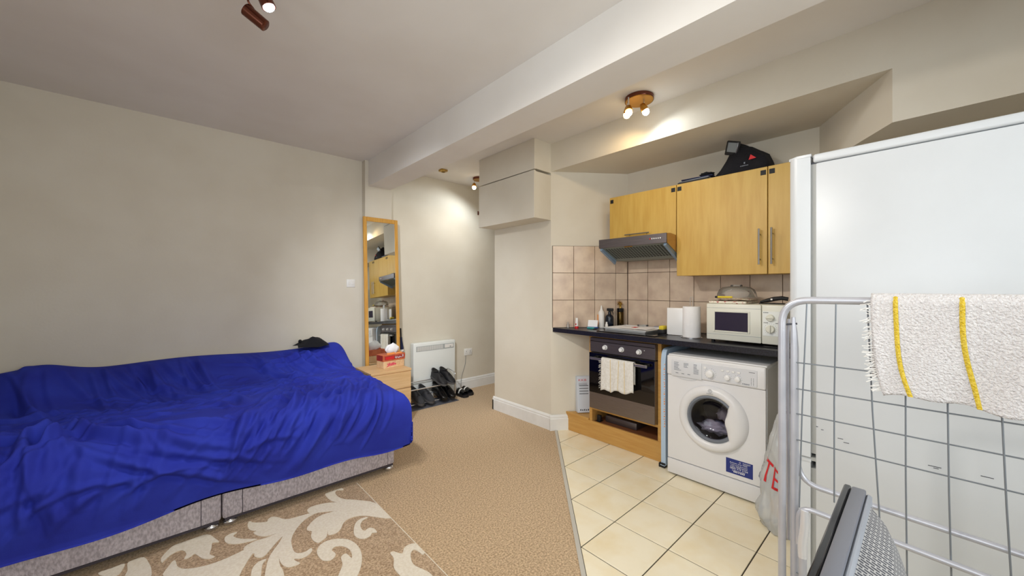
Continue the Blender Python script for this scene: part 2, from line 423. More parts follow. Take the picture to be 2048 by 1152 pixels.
struct('wall_hall', MB().box(4.5, 4.62, 3.14, 4.02, 0, CEIL), M['wall'])
struct('wall_soffit', MB().prism([SPL0, SPL1, (XK, YF), (2.62, YF)], 2.385, CEIL).prism([(2.62, 0.106), (XK, 0.472), (XK, YF), (2.62, YF)], 2.12, 2.385), M['wall'], label='boxed-in soffit over the kitchen recess')
struct('ceiling', MB().box(XL - 0.14, 4.62, YF - 0.14, 4.14, CEIL, CEIL + 0.1), M['ceil'])
struct('ceiling_beam', MB().box(1.555, 1.80, YF, 3.92, 2.375, CEIL), M['ceil'], label='long plastered ceiling beam')

def window(name, along, fixed, a0, a1, z0, z1, nx, sgn):
    mb = MB(); t = 0.05
    def bb(u0, u1, w0, w1, d0=0.03, d1=0.09):
        if along == 'y': mb.box(fixed - sgn * d0, fixed - sgn * d1, u0, u1, w0, w1)
        else: mb.box(u0, u1, fixed - sgn * d0, fixed - sgn * d1, w0, w1)
    bb(a0, a1, z0, z0 + t); bb(a0, a1, z1 - t, z1)
    for k in range(nx + 1):
        u = a0 + (a1 - a0 - t) * k / nx; bb(u, u + t, z0 + t, z1 - t)
    f = struct(name, mb, M['gloss_white'])
    sill = MB()
    if along == 'y': sill.box(fixed - 0.1, fixed + 0.06, a0 - 0.04, a1 + 0.04, z0 - 0.025, z0)
    else: sill.box(a0 - 0.04, a1 + 0.04, fixed - 0.1, fixed + 0.06, z0 - 0.025, z0)
    struct('window_sill', sill, M['gloss_white'], parent=f)
    for k in range(nx):
        p = MB(); u0 = a0 + (a1 - a0 - t) * k / nx + t; u1 = a0 + (a1 - a0 - t) * (k + 1) / nx
        if along == 'y': p.box(fixed - sgn * 0.058, fixed - sgn * 0.062, u0, u1, z0 + t, z1 - t)
        else: p.box(u0, u1, fixed - sgn * 0.058, fixed - sgn * 0.062, z0 + t, z1 - t)
        struct('pane', p, M['pane'], parent=f)
window('window_1', 'y', XL, WIN[0], WIN[1], WIN[2], WIN[3], 3, 1)
window('window_2', 'x', YF, WI2[0], WI2[1], WI2[2], WI2[3], 2, 1)

# skirting
def skirt(mb, p, q, side, h=0.14, t=0.018):
    """moulded skirting along p-q, standing proud on the given side"""
    p, q = Vector(p), Vector(q); d = (q - p).normalized(); n = Vector((-d.y, d.x)) * side
    prof = [(0, 0), (t, 0), (t, h - 0.035), (t - 0.005, h - 0.028), (t - 0.004, h - 0.016), (t - 0.012, h - 0.003), (0, h)]
    vs = [(e.x + n.x * a, e.y + n.y * a, b) for e in (p, q) for a, b in prof]; k = len(prof)
    mb.add(vs, [(i, (i + 1) % k, k + (i + 1) % k, k + i) for i in range(k)] + [tuple(range(k)), tuple(range(2 * k - 1, k - 1, -1))])
mb = MB(); skirt(mb, (XL, YB), (1.52, YB), -1); skirt(mb, (1.52, 3.92), (1.81, 3.92), -1); skirt(mb, (1.81, 4.02), (4.5, 4.02), -1)
struct('baseboard_back', mb, M['gloss_white'])
mb = MB(); skirt(mb, (2.62, 3.158), (2.62, 2.315), -1); skirt(mb, (2.602, 2.33), (2.75, 2.235), -1); skirt(mb, (2.602, 3.14), (4.5, 3.14), 1)
struct('baseboard_right', mb, M['gloss_white'])
mb = MB(); skirt(mb, (XL, YF), (XL, YB), -1); struct('baseboard_left', mb, M['gloss_white'])

# wall tiles: each tile its own piece on a dark grout bed
SU = Vector((SPL1[0] - SPL0[0], SPL1[1] - SPL0[1])).normalized(); SLEN = math.hypot(SPL1[0] - SPL0[0], SPL1[1] - SPL0[1])
SNR = Vector((-SU.y, SU.x)) * -1
mb = MB(); A = Vector(SPL0)
def spl(s, d, z): p = A + SU * s + SNR * d; return (p.x, p.y, z)
mb.add([spl(0.012, 0, 0.944), spl(SLEN, 0, 0.944), spl(SLEN, 0.005, 0.944), spl(0.012, 0.005, 0.944), spl(0.012, 0, 1.7), spl(SLEN, 0, 1.7), spl(SLEN, 0.005, 1.7), spl(0.012, 0.005, 1.7)],
       [(0, 1, 2, 3), (7, 6, 5, 4), (3, 2, 6, 7), (0, 4, 5, 1), (0, 3, 7, 4), (1, 5, 6, 2)])
struct('grout_bed', mb, M['wgrout'], parent=wc)
struct('grout_bed', MB().box(XK - 0.005, XK, 0.3, 1.888, 0.944, 1.7), M['wgrout'], parent=wr)
wt_cache = {}
def wall_tile(loc, ang, wd, ht, par):
    key = (round(wd, 3), round(ht, 3))
    if key not in wt_cache:
        wt_cache[key] = MB().rbox(-wd / 2 + 0.0018, wd / 2 - 0.0018, -0.004, 0.004, -ht / 2 + 0.0018, ht / 2 - 0.0018, 0.0016, 1).mesh('wall_tile', [M['wtile']], False)
    o = bpy.data.objects.new('wall_tile', wt_cache[key]); COL.objects.link(o); o.location = loc; o.rotation_euler = (0, 0, ang); o.parent = par
rows = [(0.944, 1.198), (1.198, 1.449), (1.449, 1.699)]
cols = [0.014, 0.213, 0.414, 0.615, SLEN - 0.006]
for z0, z1 in rows:
    for a, b in zip(cols, cols[1:]):
        p = spl((a + b) / 2, 0.007, (z0 + z1) / 2); wall_tile(p, math.atan2(SU.y, SU.x), b - a, z1 - z0, wc)
    ys = [1.882, 1.684, 1.482, 1.280, 1.078, 0.876, 0.674, 0.472, 0.300]
    for a, b in zip(ys, ys[1:]): wall_tile((XK - 0.007, (a + b) / 2, (z0 + z1) / 2), math.pi / 2, a - b, z1 - z0, wr)

# ================================================================== BED
BYF = 2.585
bed = thing('divan_bed', 'grey chenille double divan bed base under the blue duvet', 'bed', (0.2, 3.28, 0))
for x0, x1, d0, d1 in ((0.226, 1.215, 0.316, 1.164), (-0.79, 0.220, -0.70, 0.134)):
    b = part('divan_base', MB().rbox(x0, x1, BYF, 3.96, 0.045, 0.36, 0.012, 3), M['divan'], bed)
    part('drawer_front', MB().rbox(d0, d1, BYF - 0.004, BYF + 0.02, 0.05, 0.33, 0.004, 2), M['divan'], b)
    for d in (d0, d1): part('drawer_gap', MB().box(d - 0.0025, d + 0.0025, BYF - 0.0015, BYF + 0.01, 0.05, 0.335), M['divan_seam'], b, smooth=False)
    part('base_trim', MB().box(x0 + 0.01, x1 - 0.01, BYF + 0.004, BYF + 0.04, 0.034, 0.0455), M['divan_seam'], b, smooth=False)
for x in (0.180, 0.262, 1.185, -0.74):
    for y in (BYF + 0.03, 3.9):
        part('glide', MB().lathe([(0.018, 0.05), (0.02, 0.034), (0.03, 0.026), (0.034, 0.014), (0.03, 0.004), (0.02, 0.0)][::-1], T(x, y, 0), 20), M['chrome'], bed, label='clear chrome-ringed glide foot')
part('mattress', MB().rbox(-0.78, 1.20, BYF + 0.02, 3.955, 0.36, 0.525, 0.03, 3), M['mattress'], bed)

def make_duvet():
    NA, NS = 460, 400
    a = np.linspace(-0.80, 1.66, NA); s = np.linspace(0.0, 1.86, NS)
    Aa, Ss = np.meshgrid(a, s, indexing='ij')
    def fold(t, edge, r):
        """flat up to edge, round over with radius r, then straight down: returns (horizontal, drop)"""
        q = np.clip(t - edge, 0, None); arc = r * math.pi / 2; th = np.clip(q, 0, arc) / r
        return np.minimum(t, edge) + r * np.sin(th), r * (1 - np.cos(th)) + np.clip(q - arc, 0, None)
    ex, dx = fold(Aa, 1.205, 0.085)
    ey, dy = fold(Ss, 1.375, 0.11)
    X = ex; Y = 3.975 - ey
    ss = lambda e0, e1, t: (lambda u: u * u * (3 - 2 * u))(np.clip((t - e0) / (e1 - e0), 0, 1))
    g = lambda cx, cy, wx, wy: np.exp(-((X - cx) / wx) ** 2 - ((Y - cy) / wy) ** 2)
    Z = 0.595 + 0.155 * ss(3.45, 3.93, Y) + 0.075 * g(-0.60, 3.82, 0.17, 0.25) - 0.035 * g(0.0, 3.35, 0.5, 0.22) \
        + 0.03 * g(0.85, 2.95, 0.5, 0.3) - 0.03 * ss(1.0, 1.25, X) * ss(3.5, 3.2, Y) + 0.025 * g(-0.5, 2.8, 0.3, 0.2) + 0.03 * g(1.18, 3.85, 0.12, 0.12)
    Z += 0.012 * np.sin(X * 5.1 + 1.0) * ss(3.7, 3.95, Y)
    # pillow edge ridge close to the wall at the right
    hem = 0.205 + 0.02 * np.sin(Aa * 3.1 + 0.6) + 0.012 * np.sin(Aa * 9.0) + 0.02 * ss(1.0, 1.3, Aa)
    dmax = Z - hem
    drop = np.maximum(dx, dy)
    both = (dx > 0.02) & (dy > 0.02)
    drop = np.where(both, np.maximum(dx, dy) + 0.06 * np.minimum(dx, dy) / 0.3, drop)
    fr = np.clip(drop / np.maximum(dmax, 0.05), 0, 1)
    Z2 = Z - np.minimum(drop, dmax)
    # cloth bellies out a little as it hangs
    belly = np.sin(np.clip(dy / 0.38, 0, 1) * math.pi) * 0.025 * (dy > 0)
    Y = Y - belly
    # ---- wrinkles: ridges along curves in cloth space
    H = np.zeros_like(Z)
    rnd = random.Random(11)
    def ridge(p0, p1, p2, amp, wd, sharp=1.0):
        nonlocal H
        K = 18; t = np.linspace(0, 1, K)
        cx = (1 - t) ** 2 * p0[0] + 2 * t * (1 - t) * p1[0] + t * t * p2[0]
        cy = (1 - t) ** 2 * p0[1] + 2 * t * (1 - t) * p1[1] + t * t * p2[1]
        pad = wd * 4
        i0, i1 = np.searchsorted(a, [cx.min() - pad, cx.max() + pad]); j0, j1 = np.searchsorted(s, [cy.min() - pad, cy.max() + pad])
        if i1 <= i0 or j1 <= j0: return
        gx, gy = Aa[i0:i1, j0:j1], Ss[i0:i1, j0:j1]
        best = np.full(gx.shape, 9.0); tt = np.zeros(gx.shape); sd = np.zeros(gx.shape)
        for k in range(K - 1):
            ax, ay, bx, by = cx[k], cy[k], cx[k + 1], cy[k + 1]; ux, uy = bx - ax, by - ay; L2 = ux * ux + uy * uy + 1e-9
            q = np.clip(((gx - ax) * ux + (gy - ay) * uy) / L2, 0, 1)
            ddx, ddy = gx - ax - q * ux, gy - ay - q * uy; d = np.hypot(ddx, ddy); up = d < best
            best = np.where(up, d, best); tt = np.where(up, (k + q) / (K - 1), tt); sd = np.where(up, np.sign(ux * ddy - uy * ddx), sd)
        env = np.sin(np.pi * np.clip(tt, 0, 1)) ** 0.7
        dsg = best * sd
        H[i0:i1, j0:j1] += amp * env * (np.exp(-(dsg / wd) ** 2) - 0.55 * np.exp(-((dsg - 1.7 * wd) / (0.9 * wd)) ** 2))
    U = rnd.uniform
    for k in range(46):     # long diagonals sweeping from the top right to the hem
        x0 = U(0.55, 1.26); x1 = x0 - U(0.22, 0.66); wd = U(0.008, 0.026)
        ridge((x0, U(0.78, 1.25)), ((x0 + x1) / 2 + U(0.05, 0.16), U(1.2, 1.42)), (x1, U(1.45, 1.82)), wd * U(0.55, 0.95), wd)
    for k in range(40):     # fan spreading from the gather on the left
        an = U(-1.2, 1.05); L = U(0.28, 0.74); ox, oy = -0.36 + U(-.16, .16), 1.04 + U(-.09, .12); wd = U(0.009, 0.030)
        ridge((ox, oy), (ox + math.sin(an) * L * 0.4 + U(-.03, .03), oy + L * 0.5), (ox + math.sin(an) * L, oy + math.cos(an) * L), wd * U(0.6, 0.95), wd)
    for k in range(9):      # long curves running right from the gather
        wd = U(0.012, 0.026)
        ridge((-0.32 + U(-.1, .12), 1.08 + 0.045 * k), (0.0 + U(-.05, .05), 1.36 + 0.035 * k), (0.42 + U(-.15, .15), 1.42 + 0.05 * k), wd * U(0.7, 1.05), wd)
    for k in range(7):      # arcs low on the hanging side
        x = U(-0.5, 0.5); ridge((x - 0.22, 1.72 + U(-.06, .05)), (x - 0.02, 1.48 + U(-.05, .05)), (x + 0.2, 1.66 + U(-.08, .06)), U(0.008, 0.016), U(0.012, 0.02))
    for k in range(190):    # crumple in the hollow along the middle
        x = U(-0.78, 0.85); y = rnd.gauss(0.80 - 0.1 * x, 0.16); L = U(0.06, 0.32); an = rnd.gauss(0.12, 0.4); wd = U(0.006, 0.016)
        ridge((x - L / 2, y - L / 2 * an), (x, y + U(-.05, .05)), (x + L / 2, y + L / 2 * an), wd * U(0.55, 0.9), wd)
    for k in range(44):     # folds coming down from the wall side
        x = U(-0.78, 1.05); wd = U(0.010, 0.030)
        ridge((x, U(0.0, 0.15)), (x + U(-.02, .15), 0.32), (x + U(.05, .34), U(0.45, 0.8)), wd * U(0.5, 0.85), wd)
    for k in range(60):     # short drag lines at the right end
        x = U(0.3, 1.2); y = U(0.3, 1.3); L = U(0.08, 0.3); wd = U(0.007, 0.018)
        ridge((x, y), (x + L * 0.4, y + U(-.06, .03)), (x + L, y + U(-.14, .05)), wd * U(0.45, 0.75), wd)
    for k in range(34):     # drape in the hanging side
        x = U(-0.78, 1.28); wd = U(0.009, 0.024); ridge((x, U(1.25, 1.45)), (x - U(0, .08), 1.58), (x - U(0.02, .22), U(1.7, 1.84)), wd * U(0.55, 0.9), wd)
    ridge((0.2, 0.98), (0.42, 0.92), (0.34, 1.22), 0.024, 0.026); ridge((0.12, 1.05), (0.3, 1.0), (0.28, 1.24), 0.016, 0.02)
    ridge((0.55, 0.26), (0.85, 0.2), (1.22, 0.22), 0.02, 0.026); ridge((0.5, 0.33), (0.8, 0.27), (1.22, 0.27), 0.012, 0.02)
    ridge((-0.75, 0.62), (-0.5, 0.7), (-0.44, 0.52), 0.02, 0.03); ridge((-0.3, 0.45), (-0.1, 0.72), (0.15, 0.76), 0.014, 0.02)
    H *= np.clip((dmax - drop) / 0.05, 0, 1)
    P = np.stack([X, Y, Z2], -1)
    du = np.gradient(P, axis=0); dv = np.gradient(P, axis=1)
    N = np.cross(dv, du); N /= (np.linalg.norm(N, axis=-1, keepdims=True) + 1e-9)
    flip = N[:, :, 2].mean() < 0
    if flip: N = -N
    P = P + N * H[..., None]
    P[..., 1] = np.minimum(P[..., 1], 3.985); P[..., 0] = np.maximum(P[..., 0], -0.815)
    P[..., 2] = np.maximum(P[..., 2], 0.1)
    keep = (drop - dmax) < 0.03
    me = bpy.data.meshes.new('duvet'); idx = np.arange(NA * NS).reshape(NA, NS)
    q = np.stack([idx[:-1, :-1], idx[:-1, 1:], idx[1:, 1:], idx[1:, :-1]], -1)
    kq = keep[:-1, :-1] | keep[:-1, 1:] | keep[1:, 1:] | keep[1:, :-1]
    q = q[kq]
    if flip: q = q[:, ::-1]
    used = np.unique(q); remap = np.zeros(NA * NS, int); remap[used] = np.arange(len(used))
    me.from_pydata((P.reshape(-1, 3)[used] - np.array((0.25, 3.2, 0.2))).tolist(), [], remap[q].tolist())
    me.materials.append(M['duvet']); me.polygons.foreach_set('use_smooth', [True] * len(me.polygons)); me.update()
    o = bpy.data.objects.new('duvet', me); COL.objects.link(o); o.location = (0.25, 3.2, 0.2)
    sd = o.modifiers.new('thickness', 'SOLIDIFY'); sd.thickness = 0.008; sd.offset = -1
    o['label'] = 'rumpled royal blue duvet spread over the divan bed'; o['category'] = 'duvet'
make_duvet()

# dark garment lying on the duvet by the wall
mb = MB(); P = []
for i in range(17):
    row = []
    for j in range(13):
        u, v = i / 16 * 2 - 1, j / 12 * 2 - 1
        x, y = 1.0 + u * 0.13, 3.86 + v * 0.09
        hgt = 0.075 * max(0, 1 - u * u * 0.8) * max(0, 1 - v * v) + 0.03 * noise.noise((x * 14, y * 14, 3.0)) * (1 - abs(u)) 
        row.append((x + 0.02 * noise.noise((x * 9, y * 9, 1)), y, 0.775 + max(hgt, -0.01)))
    P.append(row)
mb.grid(P); mb.lathe([(0.0, 0.0), (0.014, 0.004), (0.016, 0.02), (0.008, 0.03), (0, 0.031)], T(0.90, 3.85, 0.808), 10)
single('dark_garment', mb, M['black_cloth'], 'crumpled black garment lying on the blue duvet by the wall', 'clothing', ang=2)

# ================================================================== BEDSIDE CHEST, MIRROR, TISSUES
c = thing('bedside_chest', 'pale beech bedside chest of drawers standing between bed and mirror', 'chest', (1.57, 3.58, 0))
part('body', MB().rbox(1.375, 1.765, 3.40, 3.78, 0.0, 0.505, 0.003, 1), M['pine'], c)
part('top_panel', MB().rbox(1.37, 1.772, 3.392, 3.785, 0.505, 0.527, 0.003, 1), M['pine'], c)
for z0, z1 in ((0.03, 0.18), (0.187, 0.34), (0.347, 0.5)):
    part('drawer', MB().rbox(1.378, 1.762, 3.385, 3.402, z0, z1, 0.002, 1), M['pine'], c)

mr = thing('framed_mirror', 'tall narrow mirror in an orange beech frame leaning on the wall', 'mirror', (1.675, 3.80, 0))
LEAN = Matrix.Translation((1.675, 3.808, 0.004)) @ RX(-math.atan2(0.088, 2.04))
FW_, FH_ = 0.187, 2.045
for x0, x1 in ((-FW_, -FW_ + 0.036), (FW_ - 0.036, FW_)): part('frame_stile', MB().rbox(x0, x1, -0.012, 0.012, 0, FH_, 0.003, 1).xf(LEAN), M['frame_wood'], mr)
part('frame_rail', MB().rbox(-FW_ + 0.036, FW_ - 0.036, -0.012, 0.012, FH_ - 0.045, FH_, 0.003, 1).xf(LEAN), M['frame_wood'], mr)
part('frame_rail', MB().rbox(-FW_ + 0.036, FW_ - 0.036, -0.012, 0.012, 0, 0.06, 0.003, 1).xf(LEAN), M['frame_wood'], mr)
part('mirror_glass', MB().box(-FW_ + 0.03, FW_ - 0.03, -0.006, 0.008, 0.05, FH_ - 0.04).xf(LEAN), M['mirror'], mr, smooth=False)

def tissue_box(name, label, z, rz, loc, L, D, H, front, side, top):
    t = thing(name, label, 'tissue box', (loc[0], loc[1], z), rz)
    part('carton', MB().rbox(-L / 2, L / 2, -D / 2, D / 2, 0, H, 0.002, 1), front, t, world=False)
    return t
t1 = tissue_box('tissue_box', 'cream tissue box with pink flower print, under the red one', 0.527, math.radians(9), (1.652, 3.60), 0.235, 0.12, 0.068, M['tissue_cream'], None, None)
mb = MB(); rr = random.Random(3)
for k in range(7):
    x, z, r = rr.uniform(-0.075, 0.03), rr.uniform(0.02, 0.045), rr.uniform(0.007, 0.016)
    mb.prism(smooth_poly([(x + r * (1 if q % 2 else 0.55) * math.cos(q * math.pi / 5), z + r * (1 if q % 2 else 0.55) * math.sin(q * math.pi / 5)) for q in range(10)], 2), 0, 0.0004, mx=FYN(0, -0.0602, 0))
mb.prism(smooth_poly([(-0.09, 0.012), (-0.05, 0.04), (-0.01, 0.05), (0.02, 0.035), (-0.01, 0.022), (-0.05, 0.02)], 3), 0, 0.0003, mx=FYN(0, -0.0602, 0))
part('flower_print', mb, M['pink'], t1, world=False)
mb = MB()
for k in range(26):
    x, z = rr.uniform(-0.02, 0.11), rr.uniform(0.012, 0.06); mb.box(x, x + 0.003, -0.0606, -0.06, z, z + 0.003)
part('dot_print', mb, M['tissue_red_side'], t1, world=False, kind='stuff')
t2 = tissue_box('tissue_box', 'orange-red tissue box with a white tissue pulled out of it', 0.5952, math.radians(7), (1.655, 3.60), 0.245, 0.125, 0.062, M['tissue_red'], None, None)
part('label_band', MB().rbox(-0.105, 0.112, -0.0637, -0.062, 0.014, 0.05, 0.0004, 1), M['tissue_red_side'], t2, world=False, smooth=False)
part('side_label', MB().box(-0.1236, -0.1225, -0.05, 0.05, 0.006, 0.055), M['tissue_red_side'], t2, world=False, smooth=False)
part('red_label', MB().box(-0.098, -0.005, -0.0642, -0.0637, 0.016, 0.044), M['red_print'], t2, world=False, smooth=False)
mb = MB(); q = lambda x, z: (x, -0.0646, z)   # white arabic brand lettering drawn as pen strokes
for st in ([(0.098, .048), (0.098, .024)], [(0.090, .050), (0.088, .026), (0.074, .024), (0.066, .026)], [(0.066, .026), (0.064, .036), (0.056, .036), (0.056, .026), (0.068, .025)],
           [(0.056, .026), (0.050, .022), (0.046, .016), (0.050, .026), (0.040, .026)], [(0.040, .026), (0.038, .034), (0.036, .025), (0.028, .025), (0.026, .033)], [(0.026, .033), (0.024, .025), (0.016, .024)],
           [(0.016, .024), (0.018, .036), (0.008, .036), (0.006, .026), (0.016, .024)]):
    mb.tube([q(*p) for p in st], 0.0018, 6)
for x, z in ((0.038, .041), (0.026, .040), (0.022, .018), (0.018, .018), (0.014, .042), (0.009, .042)): mb.box(x - .0012, x + .0012, -0.0652, -0.0640, z - .0012, z + .0012)
part('lettering', mb, M['white_print'], t2, world=False)
part('torn_flap', MB().add([(-0.07, -0.05, 0.062), (0.01, -0.05, 0.062), (0.015, -0.045, 0.078), (-0.075, -0.045, 0.076)], [(0, 1, 2, 3)]).add([(0.02, -0.05, 0.062), (0.10, -0.04, 0.062), (0.1, -0.03, 0.072), (0.02, -0.04, 0.07)], [(0, 1, 2, 3)]), M['orange'], t2, world=False, smooth=False)
P = []
for i in range(29):
    an = i / 28 * 2 * math.pi; row = []
    for j in range(11):
        v = j / 10; r = (0.02 + 0.055 * math.sin(math.pi * min(1, v * 0.93 + 0.12)) ** 0.8) * (1 + 0.25 * noise.noise((math.cos(an) * 2.2, math.sin(an) * 2.2, v * 2)))
        if v > 0.8: r *= (1.02 - v) / 0.22 * 0.9 + 0.02
        row.append((0.012 + r * math.cos(an) * 1.0 + 0.01 * v, r * 0.42 * math.sin(an), 0.062 + 0.10 * v + 0.012 * noise.noise((an, v * 3, 5))))
    P.append(row)
part('tissue', MB().grid(P), M['paper'], t2, world=False, ang=3)

# folded umbrella behind the mirror
u = thing('folded_umbrella', 'folded navy umbrella leaning on the wall beside the mirror', 'umbrella', (1.935, 3.96, 0))
part('canopy', MB().lathe([(0.006, 0.0), (0.022, 0.06), (0.034, 0.25), (0.026, 0.44), (0.03, 0.52), (0.016, 0.60), (0.012, 0.64)], T(1.935, 3.955, 0.12), 12), M['navy'], u)
part('tip', MB().tube([(1.935, 3.955, 0.0), (1.935, 3.955, 0.13)], 0.005, 8), M['black_matt'], u)
part('grip', MB().tube([(1.935, 3.955, 0.75), (1.93, 3.955, 0.86)], 0.009, 8), M['black_matt'], u)
part('strap', MB().lathe([(0.031, 0), (0.0325, 0.005), (0.0325, 0.02), (0.031, 0.025)], T(1.935, 3.955, 0.60), 12, cap=False), M['plastic_white'], u)

# ================================================================== HALL: heater, sockets, shoe rack
ht = thing('wall_heater', 'white slimline electric panel heater on the hall wall', 'heater', (2.36, 4.0, 0.13))
part('casing', MB().rbox(2.075, 2.645, 3.93, 4.012, 0.14, 0.672, 0.012, 3), M['heater'], ht)
part('outlet_grille', MB().box(2.11, 2.62, 3.9285, 3.932, 0.575, 0.635), M['heater_grille'], ht, smooth=False)
mb = MB()
for k in range(28): x = 2.12 + k * 0.0125; mb.box(x, x + 0.006, 3.9265, 3.930, 0.58, 0.63)
part('grille_fin', mb, M['plastic_white'], ht, smooth=False, kind='stuff')
part('control_panel', MB().rbox(2.49, 2.612, 3.926, 3.932, 0.585, 0.628, 0.002, 1), M['plastic_white'], ht)
part('slider', MB().box(2.56, 2.575, 3.923, 3.927, 0.594, 0.602), M['print_grey'], ht, smooth=False)

sw = thing('light_switch', 'white double light switch on the bed wall', 'light switch', (1.402, 4.0, 1.32))
part('plate', MB().rbox(1.361, 1.444, 3.992, 4.0, 1.318, 1.400, 0.003, 2), M['plastic_white'], sw)
for x in (1.385, 1.418): part('rocker', MB().rbox(x - 0.011, x + 0.011, 3.988, 3.993, 1.345, 1.375, 0.002, 1), M['plastic_white'], sw)
so = thing('wall_socket', 'white double wall socket above the hall skirting', 'socket', (2.9, 4.02, 0.43))
part('plate', MB().rbox(2.838, 2.962, 4.010, 4.02, 0.435, 0.522, 0.003, 2), M['plastic_white'], so)
for x in (2.868, 2.930):
    part('pin_slots', MB().box(x - 0.003, x + 0.003, 4.009, 4.0105, 0.48, 0.49).box(x - 0.013, x - 0.007, 4.009, 4.0105, 0.462, 0.466).box(x + 0.007, x + 0.013, 4.009, 4.0105, 0.462, 0.466), M['print_dark'], so, smooth=False)
    part('rocker', MB().rbox(x - 0.006, x + 0.006, 4.006, 4.0105, 0.498, 0.514, 0.001, 1), M['plastic_white'], so)
single('power_cable', MB().tube(bend([(2.86, 4.012, 0.436), (2.855, 4.012, 0.33), (2.80, 4.008, 0.2), (2.772, 3.99, 0.145), (2.765, 3.985, 0.008)], 0.05), 0.0022, 6), M['print_grey'], 'thin grey cable running down from the hall socket', 'cable')

single('shoe_mat', MB().rbox(1.86, 2.515, 3.66, 3.925, 0.0, 0.006, 0.002, 1), M['mat_grey'], 'flat dark grey mat under the shoe rack', 'mat')
sr = thing('shoe_rack', 'two-tier chrome tube shoe rack in front of the heater', 'shoe rack', (2.2, 3.80, 0.006))
for x in (1.88, 2.505):
    part('end_frame', MB().tube(bend([(x, 3.73, 0.006), (x, 3.73, 0.325), (x, 3.905, 0.345), (x, 3.905, 0.006)], 0.03), 0.0065, 8), M['chrome'], sr)
for y, z in ((3.722, 0.205), (3.895, 0.245), (3.722, 0.045), (3.895, 0.085)):
    part('rail', MB().tube([(1.885, y, z), (2.50, y, z)], 0.0065, 8), M['chrome'], sr)

def make_shoe(name, label, upper, sole, lace, L=0.285, group=None):
    t = thing(name, label, 'shoe', (0, 0, 0), 0, group)
    TT = [0.0, 0.04, 0.12, 0.25, 0.38, 0.5, 0.62, 0.75, 0.87, 0.95, 1.0]
    W = [0.014, 0.028, 0.036, 0.037, 0.037, 0.041, 0.046, 0.047, 0.042, 0.030, 0.010]
    Hh = [0.088, 0.098, 0.098, 0.092, 0.096, 0.092, 0.078, 0.060, 0.048, 0.040, 0.028]
    P = []; Q = []
    for tt, wd, hh in zip(TT, W, Hh):
        row = []
        for j in range(13):
            an = math.pi * j / 12
            cw = math.cos(an); sw_ = math.sin(an)
            row.append((tt * L, wd * (abs(cw) ** 0.6) * (1 if cw > 0 else -1), 0.02 + (hh - 0.02) * sw_ ** 0.75))
        P.append(row)
        Q.append([(tt * L, wd * 1.07, 0.024), (tt * L, wd * 1.09, 0.012), (tt * L, wd * 1.0, 0.0), (tt * L, -wd * 1.0, 0.0), (tt * L, -wd * 1.09, 0.012), (tt * L, -wd * 1.07, 0.024), (tt * L, wd * 1.07, 0.024)])
    up = MB().grid(P); n = len(P[0]); up.f += [tuple(range(n)), tuple(range((len(P) - 1) * n + n - 1, (len(P) - 1) * n - 1, -1))]; up.m += [0, 0]
    part('upper', up, upper, t, world=False, ang=1.2)
    so_ = MB().grid(Q); k = len(Q[0]); so_.f += [tuple(range(k - 1)), tuple(range((len(Q) - 1) * k + k - 2, (len(Q) - 1) * k - 1, -1))]; so_.m += [0, 0]
    part('sole', so_, sole, t, world=False)
    part('collar', MB().tube([(0.048 * L / 0.285 + 0.05 * math.cos(a), 0.030 * math.sin(a), 0.097 + 0.006 * math.cos(a * 2)) for a in [k * math.pi / 8 for k in range(16)]], 0.0075, 6, closed=True), upper, t, world=False)
    part('opening', MB().prism([(0.048 + 0.047 * math.cos(a), 0.027 * math.sin(a)) for a in [k * math.pi / 8 for k in range(16)]], 0.085, 0.1), M['dark'], t, world=False, smooth=False)
    if lace:
        mb = MB()
        for k in range(5):
            x = 0.115 + k * 0.017; z = 0.099 - k * 0.0045
            mb.tube([(x, 0.024, z - 0.014), (x + 0.004, 0, z + 0.001), (x, -0.024, z - 0.014)], 0.003, 5)
        part('laces', mb, M['black_cloth'], t, world=False)
    return t
def place_tilt(o, loc, heading, tilt):
    """set a shoe with its toe along heading, the toe end dipping by tilt"""
    o.location = loc; o.rotation_euler = (0, tilt, heading)
TOE = -math.pi / 2
sh = make_shoe('trainer', 'black lace-up trainer on the top tier, away from the rack end tube', M['shoe_black'], M['sole_grey'], True, group='trainers on the top tier')
place_tilt(sh, (2.318, 3.935, 0.264), TOE + 0.04, 0.23)
place_tilt(dup(sh, (0, 0, 0), 0, 'black lace-up trainer on the top tier, against the end tube of the rack'), (2.425, 3.935, 0.264), TOE + 0.06, 0.23)
sh = make_shoe('leather_shoe', 'shiny black leather shoe on the lower tier, next to the charcoal trainers', M['shoe_leather'], M['shoe_leather'], False, group='leather shoes on the lower tier')
place_tilt(sh, (2.325, 3.93, 0.104), TOE + 0.02, 0.23)
place_tilt(dup(sh, (0, 0, 0), 0, 'shiny black leather shoe on the lower tier, against the end tube of the rack'), (2.432, 3.93, 0.104), TOE + 0.03, 0.23)
sh = make_shoe('charcoal_trainer', 'charcoal lace-up trainer closest to the bedside chest', M['shoe_grey'], M['sole_grey'], True, group='charcoal trainers on the lower tier')
place_tilt(sh, (2.03, 3.93, 0.104), TOE + 0.02, 0.23)
place_tilt(dup(sh, (0, 0, 0), 0, 'charcoal lace-up trainer next to the black leather shoes'), (2.145, 3.93, 0.104), TOE + 0.06, 0.23)

